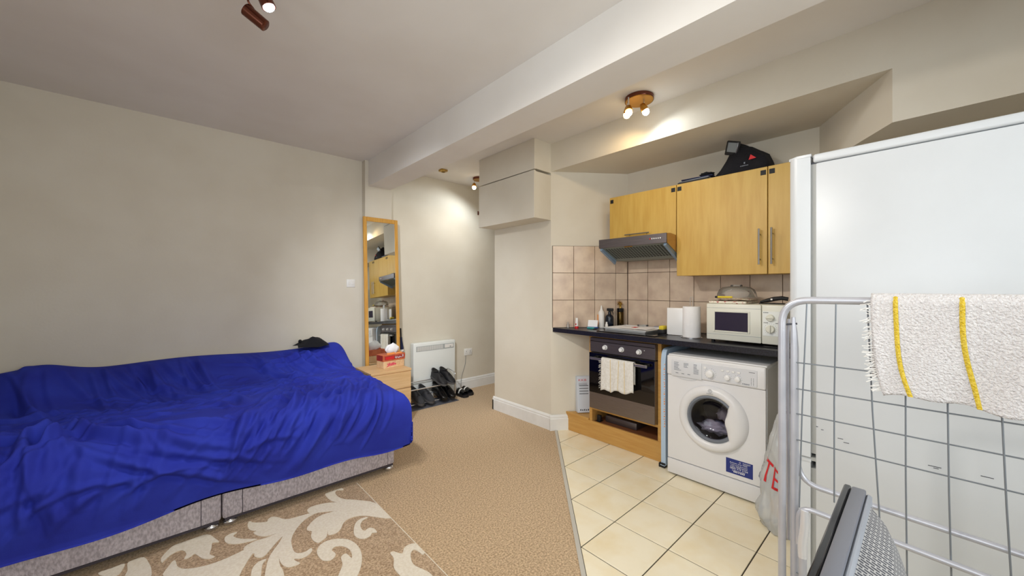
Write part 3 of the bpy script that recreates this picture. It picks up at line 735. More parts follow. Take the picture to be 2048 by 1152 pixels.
def make_slide(label, group):
    t = thing('slide_sandal', label, 'sandal', (0, 0, 0), 0, group)
    pl = smooth_poly([(0, 0.02), (0.02, 0.036), (0.12, 0.034), (0.2, 0.046), (0.25, 0.036), (0.262, 0.0), (0.25, -0.036), (0.2, -0.046), (0.12, -0.034), (0.02, -0.036), (0, -0.02)], 2)
    part('sole', MB().prism(pl, 0, 0.03), M['shoe_black'], t, world=False)
    P = [[(x, 0.047 * math.cos(a) * s_, 0.025 + 0.06 * math.sin(a) * h_) for a in [math.pi * k / 12 for k in range(13)]] for x, s_, h_ in ((0.10, .95, 1.1), (0.14, 1, 1.05), (0.19, 1, .85), (0.225, .95, .7))]
    P2 = [[(p[0], p[1] * 0.92, p[2] - 0.004) for p in r] for r in P]
    st = part('strap', MB().grid(P).grid(P2[::-1]), M['shoe_leather'], t, world=False)
    Pw = [[(x, 0.0485 * math.cos(a), 0.0262 + 0.0615 * math.sin(a) * h_) for a in [math.pi * k / 12 for k in range(1, 12)]] for x, h_ in ((0.145, 1.04), (0.165, .97))]
    part('white_stripe', MB().grid(Pw), M['plastic_white'], st, world=False)
    return t
sl = make_slide('black slide sandal with a white stripe, closest to the shoe rack', 'slide sandals by the rack')
sl.location = (2.635, 3.95, 0); sl.rotation_euler = (0, 0, TOE + 0.05)
d = dup(sl, (2.735, 3.985, 0), TOE + 0.05, 'black slide sandal with a white stripe, on the side away from the shoe rack')

# ================================================================== OVERHEAD CUPBOARD
oc = thing('overhead_cupboard', 'cream painted overhead cupboard boxed in below the ceiling', 'cupboard', (2.5, 2.73, 1.935))
part('box', MB().box(2.42, 2.62, 2.332, 3.13, 1.937, 2.350), M['wall'], oc, smooth=False)
part('upper_box', MB().box(2.42, 2.62, 2.332, 3.13, 2.372, CEIL), M['wall'], oc, smooth=False)
part('upper_panel', MB().rbox(2.402, 2.42, 2.331, 3.131, 2.368, CEIL - 0.001, 0.0015, 1), M['wall'], oc)
dr = part('door', MB().rbox(2.398, 2.42, 2.331, 3.131, 1.935, 2.358, 0.0015, 1), M['wall'], oc)
part('knob', MB().tube([(2.398, 3.128, 2.09), (2.398, 3.146, 2.09)], 0.008, 8).box(2.39, 2.405, 3.138, 3.144, 2.07, 2.11), M['bronze'], dr)
single('ceiling_sensor', MB().rbox(2.255, 2.335, 3.62, 3.69, 2.618, CEIL, 0.006, 2).lathe([(0.018, 0), (0.02, 0.006), (0.014, 0.0)], T(2.295, 3.655, 2.611), 14), M['yellowed'], 'yellowed plastic fitting on the hall ceiling', 'ceiling fitting')

# ================================================================== KITCHEN UNITS
WT0, WT1 = 0.906, 0.943
wtp = single('worktop', MB().prism([(2.63, 2.316), (3.186, 1.901), (3.196, 1.89), (3.196, 0.32), (2.63, 0.32)], WT0, WT1), M['worktop'], 'long black speckled kitchen worktop under the wall cabinets', 'worktop')
def handle(p, q, out, r=0.006):
    p, q, out = Vector(p), Vector(q), Vector(out)
    mb = MB().tube([p + out, q + out], r, 8); d = (q - p)
    for k in (0.15, 0.85): mb.tube([p + d * k, p + d * k + out], r * 0.7, 6)
    return mb
# oven housing with plinth and step
ou = thing('oven_housing', 'beech built-in oven housing with plinth and open gap below', 'cabinet', (2.97, 1.65, 0))
part('side_panel', MB().rbox(2.745, 3.19, 1.335, 1.364, 0.0, 0.905, 0.001, 1), M['beech'], ou)
part('side_panel', MB().rbox(2.745, 3.02, 1.962, 1.99, 0.0, 0.905, 0.001, 1), M['beech'], ou)
part('shelf', MB().rbox(2.745, 3.18, 1.364, 1.962, 0.252, 0.272, 0.001, 1), M['beech'], ou)
part('top_rail', MB().rbox(2.75, 2.80, 1.364, 1.962, 0.882, 0.905, 0.001, 1), M['beech'], ou)
part('base_panel', MB().box(2.765, 3.18, 1.364, 1.962, 0.13, 0.145), M['carcass'], ou, smooth=False)
part('back_panel', MB().box(3.17, 3.18, 1.364, 1.84, 0.145, 0.9), M['carcass'], ou, smooth=False)
part('plinth', MB().rbox(2.738, 2.756, 1.325, 2.275, 0.001, 0.15, 0.001, 1), M['beech'], ou)
part('step_top', MB().prism([(2.734, 2.268), (2.75, 2.225), (2.90, 2.11), (3.03, 2.015), (3.03, 1.992), (2.734, 1.992)], 0.15, 0.168), M['beech'], ou, smooth=False)
part('hinge_plate', MB().box(2.78, 2.80, 1.90, 1.935, 0.146, 0.2).box(2.77, 2.82, 1.9, 1.94, 0.146, 0.152), M['black_matt'], ou, smooth=False)
single('under_oven_tray', MB().rbox(2.82, 3.05, 1.58, 1.88, 0.146, 0.205, 0.01, 2), M['steel_dark'], 'dark metal baking tin pushed into the gap below the oven', 'baking tin')

# oven
ov = thing('built_in_oven', 'stainless built-in oven with black glass door and white knobs', 'oven', (2.95, 1.65, 0.273))
y0, y1 = 1.366, 1.960
part('cavity_body', MB().box(2.75, 3.06, 1.37, 1.955, 0.274, 0.875), M['dark'], ov, smooth=False)
part('control_panel', MB().rbox(2.712, 2.75, y0, y1, 0.762, 0.884, 0.003, 1), M['steel_dark'], ov)
part('panel_groove', MB().box(2.711, 2.714, y0 + 0.006, y1 - 0.006, 0.852, 0.857), M['dark'], ov, smooth=False)
door = part('door', MB().rbox(2.702, 2.748, y0, y1, 0.279, 0.757, 0.003, 1), M['steel'], ov)
part('door_glass', MB().box(2.6995, 2.703, y0 + 0.002, y1 - 0.002, 0.418, 0.756), M['oven_glass'], door, smooth=False)
hb = MB().rbox(2.652, 2.668, 1.405, 1.92, 0.706, 0.728, 0.003, 1)
for y in (1.43, 1.895): hb.rbox(2.664, 2.702, y - 0.012, y + 0.012, 0.709, 0.725, 0.002, 1)
part('door_handle', hb, M['satin'], door)
for y in (1.805, 1.650, 1.497):
    part('knob', MB().lathe([(0.021, 0), (0.021, 0.006), (0.0165, 0.010), (0.0155, 0.024), (0.012, 0.027)], FXN(2.712, y, 0.812), 20).box(2.682, 2.70, y - 0.003, y + 0.003, 0.797, 0.827), M['white_gloss_pl'], ov)
part('indicator_light', MB().lathe([(0.004, 0), (0.003, 0.004)], FXN(2.712, 1.455, 0.828), 8), M['plastic_white'], ov)
mb = dashes(MB(), 1.64, 0.868, 0.05, 0.006, 2.712, 5); part('lettering', mb, M['print_dark'], ov, smooth=False)

# tea towel over the oven handle
P = []; rnd = random.Random(5)
for i in range(31):
    y = 1.800 - (1.800 - 1.510) * i / 30; row = []
    wv = 0.006 * math.sin(i * 0.55) + 0.004 * math.sin(i * 1.3 + 1)
    zb = 0.468 + 0.028 * (i / 30) + 0.010 * math.sin(i * 0.5)
    for j in range(8): z = 0.56 + (0.730 - 0.56) * j / 7; row.append((2.6735 + 0.0015 * math.sin(i * 0.8), y, z))
    row.append((2.666, y, 0.736)); row.append((2.655, y, 0.736))
    for j in range(16):
        v = j / 15; row.append((2.6465 - (0.003 + wv) * v * 0.9 - 0.004 * v, y - 0.010 * v * math.sin(i * 0.3), 0.730 + (zb - 0.730) * v))
    P.append(row)
tt = single('tea_towel', MB().grid(P), M['teatowel'], 'white tea towel with faint stripes hung over the oven door handle', 'towel', ang=3)
tt.modifiers.new('thickness', 'SOLIDIFY').thickness = 0.003
for k in (9, 17, 22):
    part('woven_stripe', MB().grid([[(p[0] - 0.0042, p[1] - d, p[2]) for p in P[k][9:]] for d in (-0.003, 0.003)]), M['tt_stripe'], tt, ang=3)
mb = MB()
for k in range(24):
    z = rnd.uniform(0.49, 0.72); mb.tube([(2.645, 1.799, z), (2.643, 1.812, z + rnd.uniform(-.004, .004)), (2.644, 1.822 + rnd.uniform(-.004, .006), z - rnd.uniform(-.002, .014))], 0.0012, 4)
part('fringe', mb, M['plastic_white'], tt, kind='stuff')

# product carton standing on the step
cb = thing('product_carton', 'tall pale blue product carton leaning on the step beside the oven', 'carton', (2.838, 2.110, 0.168), math.radians(-36.7))
LC = RX(-math.radians(4.5))
part('carton', MB().rbox(-0.075, 0.075, -0.03, 0.03, 0.0, 0.325, 0.002, 1).xf(T(0, 0, 0.003) @ LC), M['carton'], cb, world=False)
mb = MB().text('KKB', 0.026, FYN(-0.025, -0.0306, 0.292), sx=1.6); part('red_lettering', mb.xf(T(0, 0, 0.003) @ LC), M['red_print'], cb, world=False, smooth=False)
mb = MB()
for k in range(4): mb.rbox(-0.055, 0.03, -0.0312, -0.03, 0.166 + k * 0.024, 0.174 + k * 0.024, 0.0004, 1)
part('picture_bars', mb.xf(T(0, 0, 0.003) @ LC), M['print_grey'], cb, world=False)
mb = MB()
for k in range(5): mb.box(-0.05 + k * 0.018, -0.04 + k * 0.018, -0.0308, -0.03, 0.018, 0.032 - 0.003 * (k % 2))
for k in range(3): mb.box(-0.06, 0.02, -0.0308, -0.03, 0.262 - k * 0.009, 0.2645 - k * 0.009)
part('small_print', mb.xf(T(0, 0, 0.003) @ LC), M['print_dark'], cb, world=False, smooth=False)

# ironing board stored on edge between oven and washing machine
ib = thing('ironing_board', 'pale blue board with rounded top slotted between oven and washing machine', 'ironing board', (2.9, 1.27, 0))
prof = smooth_poly([(2.69, 0.02), (2.675, 0.025), (2.672, 0.05), (2.67, 0.3), (2.668, 0.7), (2.675, 0.81), (2.70, 0.857), (2.76, 0.868), (2.95, 0.87), (3.08, 0.87), (3.095, 0.865), (3.1, 0.85), (3.1, 0.05), (3.098, 0.025), (3.08, 0.02)], 3)
mb = MB(); n = len(prof)
mb.prism(prof, 0, 0.034, mx=Matrix(((1, 0, 0, 0), (0, 0, -1, 1.302), (0, 1, 0, 0), (0, 0, 0, 1))))
part('board', mb, M['clearblue'], ib)
mb = MB(); rnd = random.Random(9)
for k in range(26): z = 0.30 + k * 0.018; mb.box(2.6675, 2.671, 1.272, 1.272 + rnd.uniform(0.004, 0.011), z, z + rnd.uniform(0.004, 0.012))
part('edge_pattern', mb, M['orange'], ib, smooth=False, kind='stuff')
part('foot_cap', MB().rbox(2.664, 2.70, 1.27, 1.30, 0.0, 0.035, 0.004, 2), M['black_matt'], ib)
part('foot_cap', MB().rbox(2.664, 2.69, 1.303, 1.318, 0.0, 0.03, 0.003, 2), M['black_matt'], ib)

# wall cabinets
def cab(name, label, y0, y1, z0, z1, doors):
    t = thing(name, label, 'cabinet', (3.05, (y0 + y1) / 2, z0))
    part('carcass', MB().rbox(2.92, XK - 0.015, y0 + 0.001, y1 - 0.001, z0, z1, 0.001, 1), M['maple'], t)
    for a, b, hd, caps in doors:
        dd = part('door', MB().rbox(2.900, 2.919, a + 0.0015, b - 0.0015, z0 - 0.002, z1, 0.0015, 1), M['maple'], t)
        part('handle', hd, M['satin'], dd)
        for cy in caps: part('corner_cap', MB().rbox(2.8985, 2.9005, cy - 0.0155, cy + 0.0155, z1 - 0.052, z1 - 0.020, 0.0006, 1), M['black_matt'], dd)
    return t
cab('wall_cabinet', 'short maple wall cabinet above the cooker hood', 1.292, 1.887, 1.70, 2.106, [(1.292, 1.887, handle((2.90, 1.72, 1.760), (2.90, 1.50, 1.760), (-0.03, 0, 0), 0.005), (1.862, 1.316))])
cab('wall_cabinet', 'wide maple wall cabinet above the kitchen roll with a vertical bar handle', 0.693, 1.290, 1.405, 2.106, [(0.693, 1.290, handle((2.90, 0.735, 1.465), (2.90, 0.735, 1.70), (-0.03, 0, 0)), (1.268, 0.717))])
cab('wall_cabinet', 'narrow maple wall cabinet partly hidden behind the fridge', 0.48, 0.691, 1.405, 2.106, [(0.48, 0.691, handle((2.90, 0.665, 1.465), (2.90, 0.665, 1.70), (-0.03, 0, 0)), (0.668,))])

# cooker hood
hd = thing('cooker_hood', 'brushed steel visor cooker hood over the hob', 'cooker hood', (2.97, 1.59, 1.55))
Y0, Y1 = 1.294, 1.890
prof = [(2.747, 1.652), (2.747, 1.720), (2.80, 1.724), (3.19, 1.70), (3.19, 1.556), (2.985, 1.552)]
MXZ = lambda y: Matrix(((1, 0, 0, 0), (0, 0, -1, y), (0, 1, 0, 0), (0, 0, 0, 1)))
part('body', MB().prism(prof, 0, Y1 - Y0 - 0.008, mx=MXZ(Y1 - 0.004)), M['hood_filter'], hd, smooth=False)
part('front_panel', MB().rbox(2.741, 2.752, Y0, Y1, 1.648, 1.722, 0.002, 1), M['steel_dark'], hd)
for y, s in ((Y0, 1), (Y1, -1)):
    part('side_panel', MB().prism([(2.752, 1.652), (2.752, 1.720), (2.80, 1.726), (3.19, 1.703), (3.19, 1.556), (2.985, 1.556)], 0, 0.004, mx=MXZ(y + (0.004 if s > 0 else 0))), M['beech'] if s > 0 else M['steel_dark'], hd, smooth=False)
for k in range(6): part('button', MB().rbox(2.737, 2.742, 1.420 - k * 0.0165, 1.428 - k * 0.0165, 1.682, 1.692, 0.001, 1), M['red'] if k == 0 else M['white_gloss_pl'], hd)
sl_dir = Vector((2.985 - 2.752, 0, 1.552 - 1.650)); sl_n = Vector((sl_dir.z, 0, -sl_dir.x)).normalized()
def onslope(t, y, d=0.0): p = Vector((2.752, y, 1.650)) + sl_dir * t + sl_n * d; return p[:]
grd = MB(); slots = MB()
for c_ in range(20):
    yc = 1.345 + c_ * 0.0255
    for r_ in range(11):
        t = 0.10 + r_ * 0.068
        slots.add([onslope(t, yc, .0012), onslope(t + .04, yc, .0012), onslope(t + .04, yc + .0165, .0012), onslope(t, yc + .0165, .0012)], [(0, 1, 2, 3), (3, 2, 1, 0)])
part('filter_slots', slots, M['hood_dark'], hd, smooth=False, kind='stuff')
for y in (1.300, 1.862):
    part('lamp_bracket', MB().add([onslope(.02, y, .001), onslope(.95, y, .001), onslope(1.02, y + .022, .001), onslope(.02, y + .022, .001), onslope(.02, y, .02), onslope(.95, y, .034), onslope(1.02, y + .022, .034), onslope(.02, y + .022, .02)],
         [(0, 1, 2, 3), (7, 6, 5, 4), (0, 4, 5, 1), (1, 5, 6, 2), (2, 6, 7, 3), (3, 7, 4, 0)]), M['hood_plastic'], hd, smooth=False)
part('visor_lip', MB().tube([(2.752, 1.60 - .02, 1.644), (2.752, 1.60 + .05, 1.644)], 0.004, 6), M['brass'], hd)

# ================================================================== WASHING MACHINE
wm = thing('washing_machine', 'white front-loading washing machine under the worktop', 'washing machine', (2.9, 0.93, 0))
WY0, WY1, WX = 0.632, 1.232, 2.622
DC = (0.935, 0.458)       # door centre y, z
bm_ = MB()
part('top_panel', MB().rbox(WX + 0.015, 3.17, WY0, WY1, 0.825, 0.845, 0.006, 2), M['enamel'], wm)
part('side_panel', MB().rbox(WX + 0.02, 3.17, WY0, WY0 + 0.012, 0.012, 0.826, 0.003, 1), M['enamel'], wm)
part('side_panel', MB().rbox(WX + 0.02, 3.17, WY1 - 0.012, WY1, 0.012, 0.826, 0.003, 1), M['enamel'], wm)
part('back_panel', MB().box(3.155, 3.17, WY0 + 0.012, WY1 - 0.012, 0.012, 0.826), M['enamel'], wm, smooth=False)
# front with round opening
N = 64; R0 = 0.168; vs = []; fs = []
rect = (WY0 + 0.004, WY1 - 0.004, 0.118, 0.70)
AN = sorted([2 * math.pi * (k + 0.5) / N for k in range(N)] + [math.atan2(zz - DC[1], yy - DC[0]) % (2 * math.pi) for yy in rect[:2] for zz in rect[2:]]); N = len(AN)
for a in AN:
    cy, cz = math.cos(a), math.sin(a)
    s_ = min(((rect[1] if cy > 0 else rect[0]) - DC[0]) / cy if abs(cy) > 1e-6 else 9, ((rect[3] if cz > 0 else rect[2]) - DC[1]) / cz if abs(cz) > 1e-6 else 9)
    vs += [(WX, DC[0] + R0 * cy, DC[1] + R0 * cz), (WX, DC[0] + s_ * cy, DC[1] + s_ * cz), (WX + 0.022, DC[0] + s_ * cy, DC[1] + s_ * cz)]
for k in range(N):
    a, b = 3 * k, 3 * ((k + 1) % N); fs += [(a, a + 1, b + 1, b), (a + 1, a + 2, b + 2, b + 1)]
fm = MB().add(vs, fs)
part('front_panel', fm, M['enamel'], wm, ang=0.4)
part('kick_panel', MB().rbox(WX - 0.002, WX + 0.022, WY0 + 0.002, WY1 - 0.002, 0.012, 0.112, 0.004, 2), M['enamel'], wm)
part('drum', MB().lathe([(R0, 0.0), (R0 * 0.98, -0.03), (R0 * 1.0, -0.06), (R0, -0.30), (0.0, -0.30)], FXN(WX + 0.001, DC[0], DC[1]) , 40, cap=False), mat('drum_dark_steel', (74, 66, 78), 0.4, 0.6), wm)
pn = part('fascia', MB().rbox(WX - 0.010, WX + 0.03, WY0 + 0.001, WY1 - 0.001, 0.702, 0.838, 0.010, 3), M['enamel'], wm)
part('control_panel', MB().rbox(WX - 0.0125, WX - 0.008, 0.676, 1.198, 0.712, 0.812, 0.002, 1), M['enamel2'], pn)
part('drawer_front', MB().rbox(WX - 0.0165, WX - 0.008, 0.993, 1.197, 0.700, 0.813, 0.004, 2), M['enamel2'], pn)
part('drawer_grip', MB().lathe([(0.06, 0), (0.058, 0.004), (0.0, 0.006)], FXN(WX - 0.001, 1.10, 0.70) @ Matrix.Diagonal((1.2, 0.32, 1, 1)), 24), M['enamel2'], pn)
lt = MB(); rnd = random.Random(4)
for cx_, n_, w_ in ((1.176, 7, 0.05), (1.110, 4, 0.035), (1.045, 8, 0.035)):
    for k in range(n_): lt.box(WX - 0.0172, WX - 0.016, cx_ - w_ * rnd.uniform(0.5, 1), cx_, 0.795 - k * 0.0085, 0.798 - k * 0.0085)
for y in (1.165, 1.125, 1.085): lt.box(WX - 0.0172, WX - 0.016, y - 0.018, y, 0.722, 0.726)
part('programme_print', lt, M['print_grey'], pn, smooth=False)
def knob(y, z, r, d): return MB().lathe([(r * 1.1, 0), (r * 1.05, d * 0.4), (r * 0.92, d), (r * 0.6, d * 1.15), (0.0, d * 1.2)], FXN(WX - 0.0122, y, z), 24)
part('programme_knob', knob(0.941, 0.752, 0.0235, 0.022), M['white_gloss_pl'], pn)
for y in (0.838, 0.780): part('option_knob', knob(y, 0.744, 0.016, 0.016), M['white_gloss_pl'], pn)
part('power_button', MB().lathe([(0.008, 0), (0.008, 0.004), (0.005, 0.005)], FXN(WX - 0.0122, 0.973, 0.787), 14), M['white_gloss_pl'], pn)
for k in range(4): part('option_button', MB().rbox(WX - 0.0165, WX - 0.012, 0.868 - k * 0.031 - 0.009, 0.868 - k * 0.031 + 0.009, 0.779, 0.791, 0.003, 2), M['white_gloss_pl'], pn)
pr = MB()
for k in range(16):
    if k in (8,): continue
    a = -0.5 * math.pi + (k - 8) * 0.36; pr.box(WX - 0.0132, WX - 0.0124, 0.941 + 0.034 * math.cos(a) - .0012, 0.941 + 0.034 * math.cos(a) + .0012, 0.752 + 0.034 * math.sin(a) - .0012, 0.752 + 0.034 * math.sin(a) + .0012)
for k in range(6):
    for dy in (0.0, 0.012): pr.box(WX - 0.0132, WX - 0.0124, 0.706 - dy, 0.709 - dy, 0.722 + k * 0.0075, 0.725 + k * 0.0075)
pr.box(WX - 0.0132, WX - 0.0124, 0.688, 0.720, 0.796, 0.7985)
for y in (0.838, 0.780):
    for k in range(7): a = math.pi * (k / 6) ; pr.box(WX - 0.0132, WX - 0.0124, y + 0.024 * math.cos(a) - .001, y + 0.024 * math.cos(a) + .001, 0.744 + 0.024 * math.sin(a) - .001, 0.744 + 0.024 * math.sin(a) + .001)
part('panel_print', pr, M['print_dark'], pn, smooth=False)
part('programme_lettering', dashes(MB(), 0.735, 0.722, 0.04, 0.006, WX - 0.0124, 5), M['print_grey'], pn, smooth=False)
# door ring with the grip bulging into the glass on the right
dm = MB(); NA = 72; rows = []
for k in range(NA):
    a = 2 * math.pi * k / NA; cr, sr_ = math.cos(a), math.sin(a)      # cr > 0 : viewer's right (-y)
    rin = 0.150
    if cr > 0:
        xx = 0.098 - 0.016 * math.cos(max(-1, min(1, (0.15 * sr_) / 0.09)) * math.pi / 2) ** 1 if abs(0.15 * sr_) < 0.105 else 9
        if xx < 9: rin = min(rin, xx / max(cr, 0.2))
    row = []
    for f_, hgt in ((0, -0.002), (0.0, 0.014), (0.12, 0.024), (0.45, 0.034), (0.8, 0.026), (0.96, 0.010), (1.0, 0.0)):
        r = rin + (0.212 - rin) * f_; row.append((WX - 0.001 - hgt, DC[0] - r * cr, DC[1] + r * sr_))
    rows.append(row)
dm.grid(rows, closed_u=True)
dr = part('door_ring', dm, M['enamel'], wm, ang=0.9)
part('glass_rim', MB().lathe([(0.152, 0.0), (0.150, 0.016), (0.140, 0.020), (0.132, 0.012), (0.128, 0.002)], FXN(WX - 0.002, DC[0], DC[1]), 48, cap=False), M['print_grey'], dr)
part('porthole', MB().lathe([(0.131, 0.008), (0.12, 0.005), (0.10, -0.02), (0.06, -0.045), (0.0, -0.05)], FXN(WX - 0.002, DC[0], DC[1]), 40, cap=False), M['porthole'], dr)
lg = MB(); R_ = 0.011
lg.tube([(WX - 0.0345, DC[0] - R_ * math.cos(k * math.pi / 10), DC[1] + 0.186 + R_ * math.sin(k * math.pi / 10)) for k in range(20)], 0.0010, 5, closed=True)
lg.box(WX - 0.0352, WX - 0.0342, DC[0] - 0.0012, DC[0] + 0.0012, DC[1] + 0.180, DC[1] + 0.190).box(WX - 0.0352, WX - 0.0342, DC[0] - 0.0014, DC[0] + 0.0014, DC[1] + 0.1915, DC[1] + 0.194)
lg.text('INDESIT', 0.011, FXN(WX - 0.0362, DC[0], DC[1] + 0.168)); part('logo', lg, M['print_grey'], dr, smooth=False)
stk = part('sticker', MB().box(WX - 0.0012, WX + 0.001, 0.702, 0.851, 0.146, 0.237), M['sticker'], wm, smooth=False)
tx = MB(); X_ = WX - 0.0018
for s_, z, sz, yc in (('INDESIT', 0.226, 0.012, 0.735), ('Activate your FREE', 0.2145, 0.0125, 0.78), ('5 year parts guarantee', 0.2035, 0.0105, 0.778), ('CALL FREE NOW', 0.192, 0.0125, 0.778), ('0800 919 2104', 0.180, 0.0165, 0.778)):
    tx.text(s_, sz, FXN(X_, yc, z))
dashes(tx, 0.778, 0.168, 0.075, 0.004, X_, 9); dashes(tx, 0.776, 0.160, 0.065, 0.006, X_, 7, seed=2)
tx.tube([(X_, 0.772 + 0.004 * math.cos(k * .7), 0.226 + 0.004 * math.sin(k * .7)) for k in range(9)], 0.0008, 4, closed=True)
part('sticker_text', tx, M['white_print'], stk, smooth=False)
for y in (WY0 + 0.05, WY1 - 0.05):
    for x in (WX + 0.06, 3.1): part('foot', MB().lathe([(0.02, 0), (0.02, 0.006), (0.012, 0.014)], T(x, y, 0), 12), M['black_matt'], wm)

def blob(c, r, seed, amp=0.25, n=18, m=14, freq=6):
    P = []
    for i in range(n):
        a = 2 * math.pi * i / n; row = []
        for j in range(m + 1):
            b = math.pi * j / m - math.pi / 2; d = Vector((math.cos(a) * math.cos(b), math.sin(a) * math.cos(b), math.sin(b)))
            k = 1 + amp * noise.noise(d * freq * 0.4 + Vector((seed, seed * 2, 0))) * 1.6 + amp * 0.5 * noise.noise(d * freq + Vector((seed, 0, 3)))
            row.append((c[0] + d.x * r[0] * k, c[1] + d.y * r[1] * k, c[2] + d.z * r[2] * k))
        P.append(row)
    return MB().grid(P, closed_u=True)
single('laundry', blob((2.725, 0.955, 0.375), (0.055, 0.09, 0.04), 3.1, 0.35), M['laundry'], 'white laundry lying at the bottom of the machine drum', 'laundry', ang=3)
single('laundry', blob((2.745, 0.885, 0.478), (0.05, 0.055, 0.05), 8.4, 0.4), M['laundry'], 'white laundry heaped higher behind the porthole grip', 'laundry', ang=3)

# ================================================================== FRIDGE FREEZER
fz = thing('fridge_freezer', 'tall white fridge freezer seen from its plain side', 'fridge', (2.19, 0.04, 0))
FX0, FX1 = 1.90, 2.48
part('cabinet', MB().rbox(FX0, FX1, -0.27, 0.292, 0.04, 1.806, 0.006, 2), M['fridge'], fz)
part('top_cover', MB().rbox(FX0 - 0.003, FX1 + 0.003, -0.27, 0.300, 1.809, 1.842, 0.008, 3), M['fridge'], fz)
def fdoor(z0, z1):
    pr = [(FX0 + 0.002, 0.308), (FX0 + 0.0, 0.35)] + [(FX0 + 0.03 - 0.03 * math.cos(a), 0.35 + 0.03 * math.sin(a)) for a in [k * math.pi / 12 for k in range(1, 7)]] + \
         [(FX1 - 0.03 + 0.03 * math.sin(a), 0.35 + 0.03 * math.cos(a)) for a in [k * math.pi / 12 for k in range(0, 6)]] + [(FX1, 0.35), (FX1 - 0.002, 0.308)]
    return MB().prism(pr, z0, z1)
for z0, z1 in ((0.632, 1.840), (0.06, 0.618)):
    dd = part('door', fdoor(z0, z1), M['fridge'], fz, ang=0.5)
    part('gasket', MB().box(FX0 + 0.012, FX1 - 0.012, 0.292, 0.308, z0 + 0.015, z1 - 0.03), M['gasket'], dd, smooth=False)
    part('door_cap', MB().prism([(FX0 - 0.001, 0.306), (FX0 - 0.001, 0.352), (FX0 + 0.02, 0.382), (FX1 - 0.02, 0.382), (FX1 + 0.001, 0.352), (FX1 + 0.001, 0.306)], z1 - 0.004, z1 + 0.006), M['fridge'], dd)
part('hinge', MB().box(FX0 + 0.01, FX0 + 0.05, 0.285, 0.345, 1.806, 1.812), M['print_dark'], fz, smooth=False)
part('hinge', MB().box(FX0 + 0.006, FX0 + 0.05, 0.29, 0.35, 0.6185, 0.6315), M['gasket'], fz, smooth=False)
for x in (FX0 + 0.05, FX1 - 0.05):
    for y in (-0.22, 0.25): part('foot', MB().lathe([(0.02, 0), (0.02, 0.03), (0.014, 0.045)], T(x, y, 0), 12), M['black_matt'], fz)
sc = MB()
for y, z, l in ((0.275, 0.752, .008), (0.225, 0.733, .016), (0.208, 0.722, .016), (-0.008, 0.71, .03), (-0.02, 0.705, .012), (-0.12, 0.715, .026), (0.29, 0.76, .006)): sc.box(FX0 - 0.0004, FX0 + 0.001, y - l, y, z, z + 0.0022)
part('scuff_marks', sc, M['print_dark'], fz, smooth=False)

# ================================================================== MICROWAVE AND WORKTOP THINGS
mwv = thing('microwave', 'white microwave oven with two dials on the worktop', 'microwave', (2.93, 0.79, WT1))
MY0, MY1, MX0, MZ0, MZ1 = 0.560, 1.017, 2.752, 0.962, 1.205
part('casing', MB().rbox(MX0 + 0.02, 3.09, MY0 + 0.003, MY1 - 0.003, MZ0, MZ1, 0.008, 2), M['mw'], mwv)
md = part('door', MB().rbox(MX0, MX0 + 0.022, 0.692, MY1, MZ0 - 0.002, MZ1 - 0.001, 0.006, 2), M['mw'], mwv)
WFY = (0.765, 0.962); WFZ = (1.025, 1.148)
fr = MB()
for (a, b, c_, d_) in ((WFY[0] - 0.012, WFY[0], WFZ[0] - .01, WFZ[1] + .01), (WFY[1], WFY[1] + 0.012, WFZ[0] - .01, WFZ[1] + .01), (WFY[0], WFY[1], WFZ[0] - .01, WFZ[0]), (WFY[0], WFY[1], WFZ[1], WFZ[1] + .01)):
    fr.rbox(MX0 - 0.004, MX0 + 0.004, a, b, c_, d_, 0.002, 1)
part('window_frame', fr, M['mw'], md)
part('door_window', MB().box(MX0 - 0.0015, MX0 + 0.004, WFY[0], WFY[1], WFZ[0], WFZ[1]), mat('microwave_window', (44, 38, 62), 0.15), md, smooth=False)
part('ridge', MB().box(MX0 - 0.001, MX0 + 0.002, 0.694, MY1 - 0.002, 1.176, 1.1775).box(MX0 - 0.001, MX0 + 0.002, 0.694, MY1 - 0.002, 0.998, 1.0005), M['heater_grille'], md, smooth=False)
mp_ = part('control_panel', MB().rbox(MX0, MX0 + 0.022, MY0, 0.689, MZ0 - 0.002, MZ1 - 0.001, 0.006, 2), M['mw'], mwv)
part('dial_plate', MB().rbox(MX0 - 0.0015, MX0 + 0.004, MY0 + 0.02, 0.684, 1.012, 1.165, 0.001, 1), M['heater'], mp_)
for z, r in ((1.125, 0.022), (1.055, 0.025)):
    part('dial', MB().lathe([(r, 0), (r * .96, 0.012), (r * .8, 0.016)], FXN(MX0 - 0.001, 0.642, z), 24).rbox(MX0 - 0.026, MX0 - 0.012, 0.642 - 0.004 if z < 1.1 else 0.642 - r, 0.642 + 0.004 if z < 1.1 else 0.642 + r, z - r if z < 1.1 else z - 0.004, z + r if z < 1.1 else z + 0.004, 0.002, 1), M['mw'], mp_)
pr = MB()
for k in range(15): a = math.radians(-40 + k * 20); pr.box(MX0 - 0.0022, MX0 - 0.001, 0.642 - 0.033 * math.cos(a) - .001, 0.642 - 0.033 * math.cos(a) + .001, 1.055 + 0.033 * math.sin(a) - .001, 1.055 + 0.033 * math.sin(a) + .001)
dashes(pr, 0.665, 1.157, 0.028, 0.004, MX0 - 0.0015, 4); dashes(pr, 0.665, 1.094, 0.024, 0.004, MX0 - 0.0015, 3)
pr.box(MX0 - 0.0022, MX0 - 0.001, 0.60, 0.616, 1.091, 1.094)
part('dial_print', pr, M['print_dark'], mp_, smooth=False)
for x in (MX0 + 0.04, 3.06):
    for y in (MY0 + 0.03, MY1 - 0.03): part('foot', MB().lathe([(0.012, 0), (0.012, MZ0 - WT1 + 0.001)], T(x, y, WT1), 10), M['black_matt'], mwv)

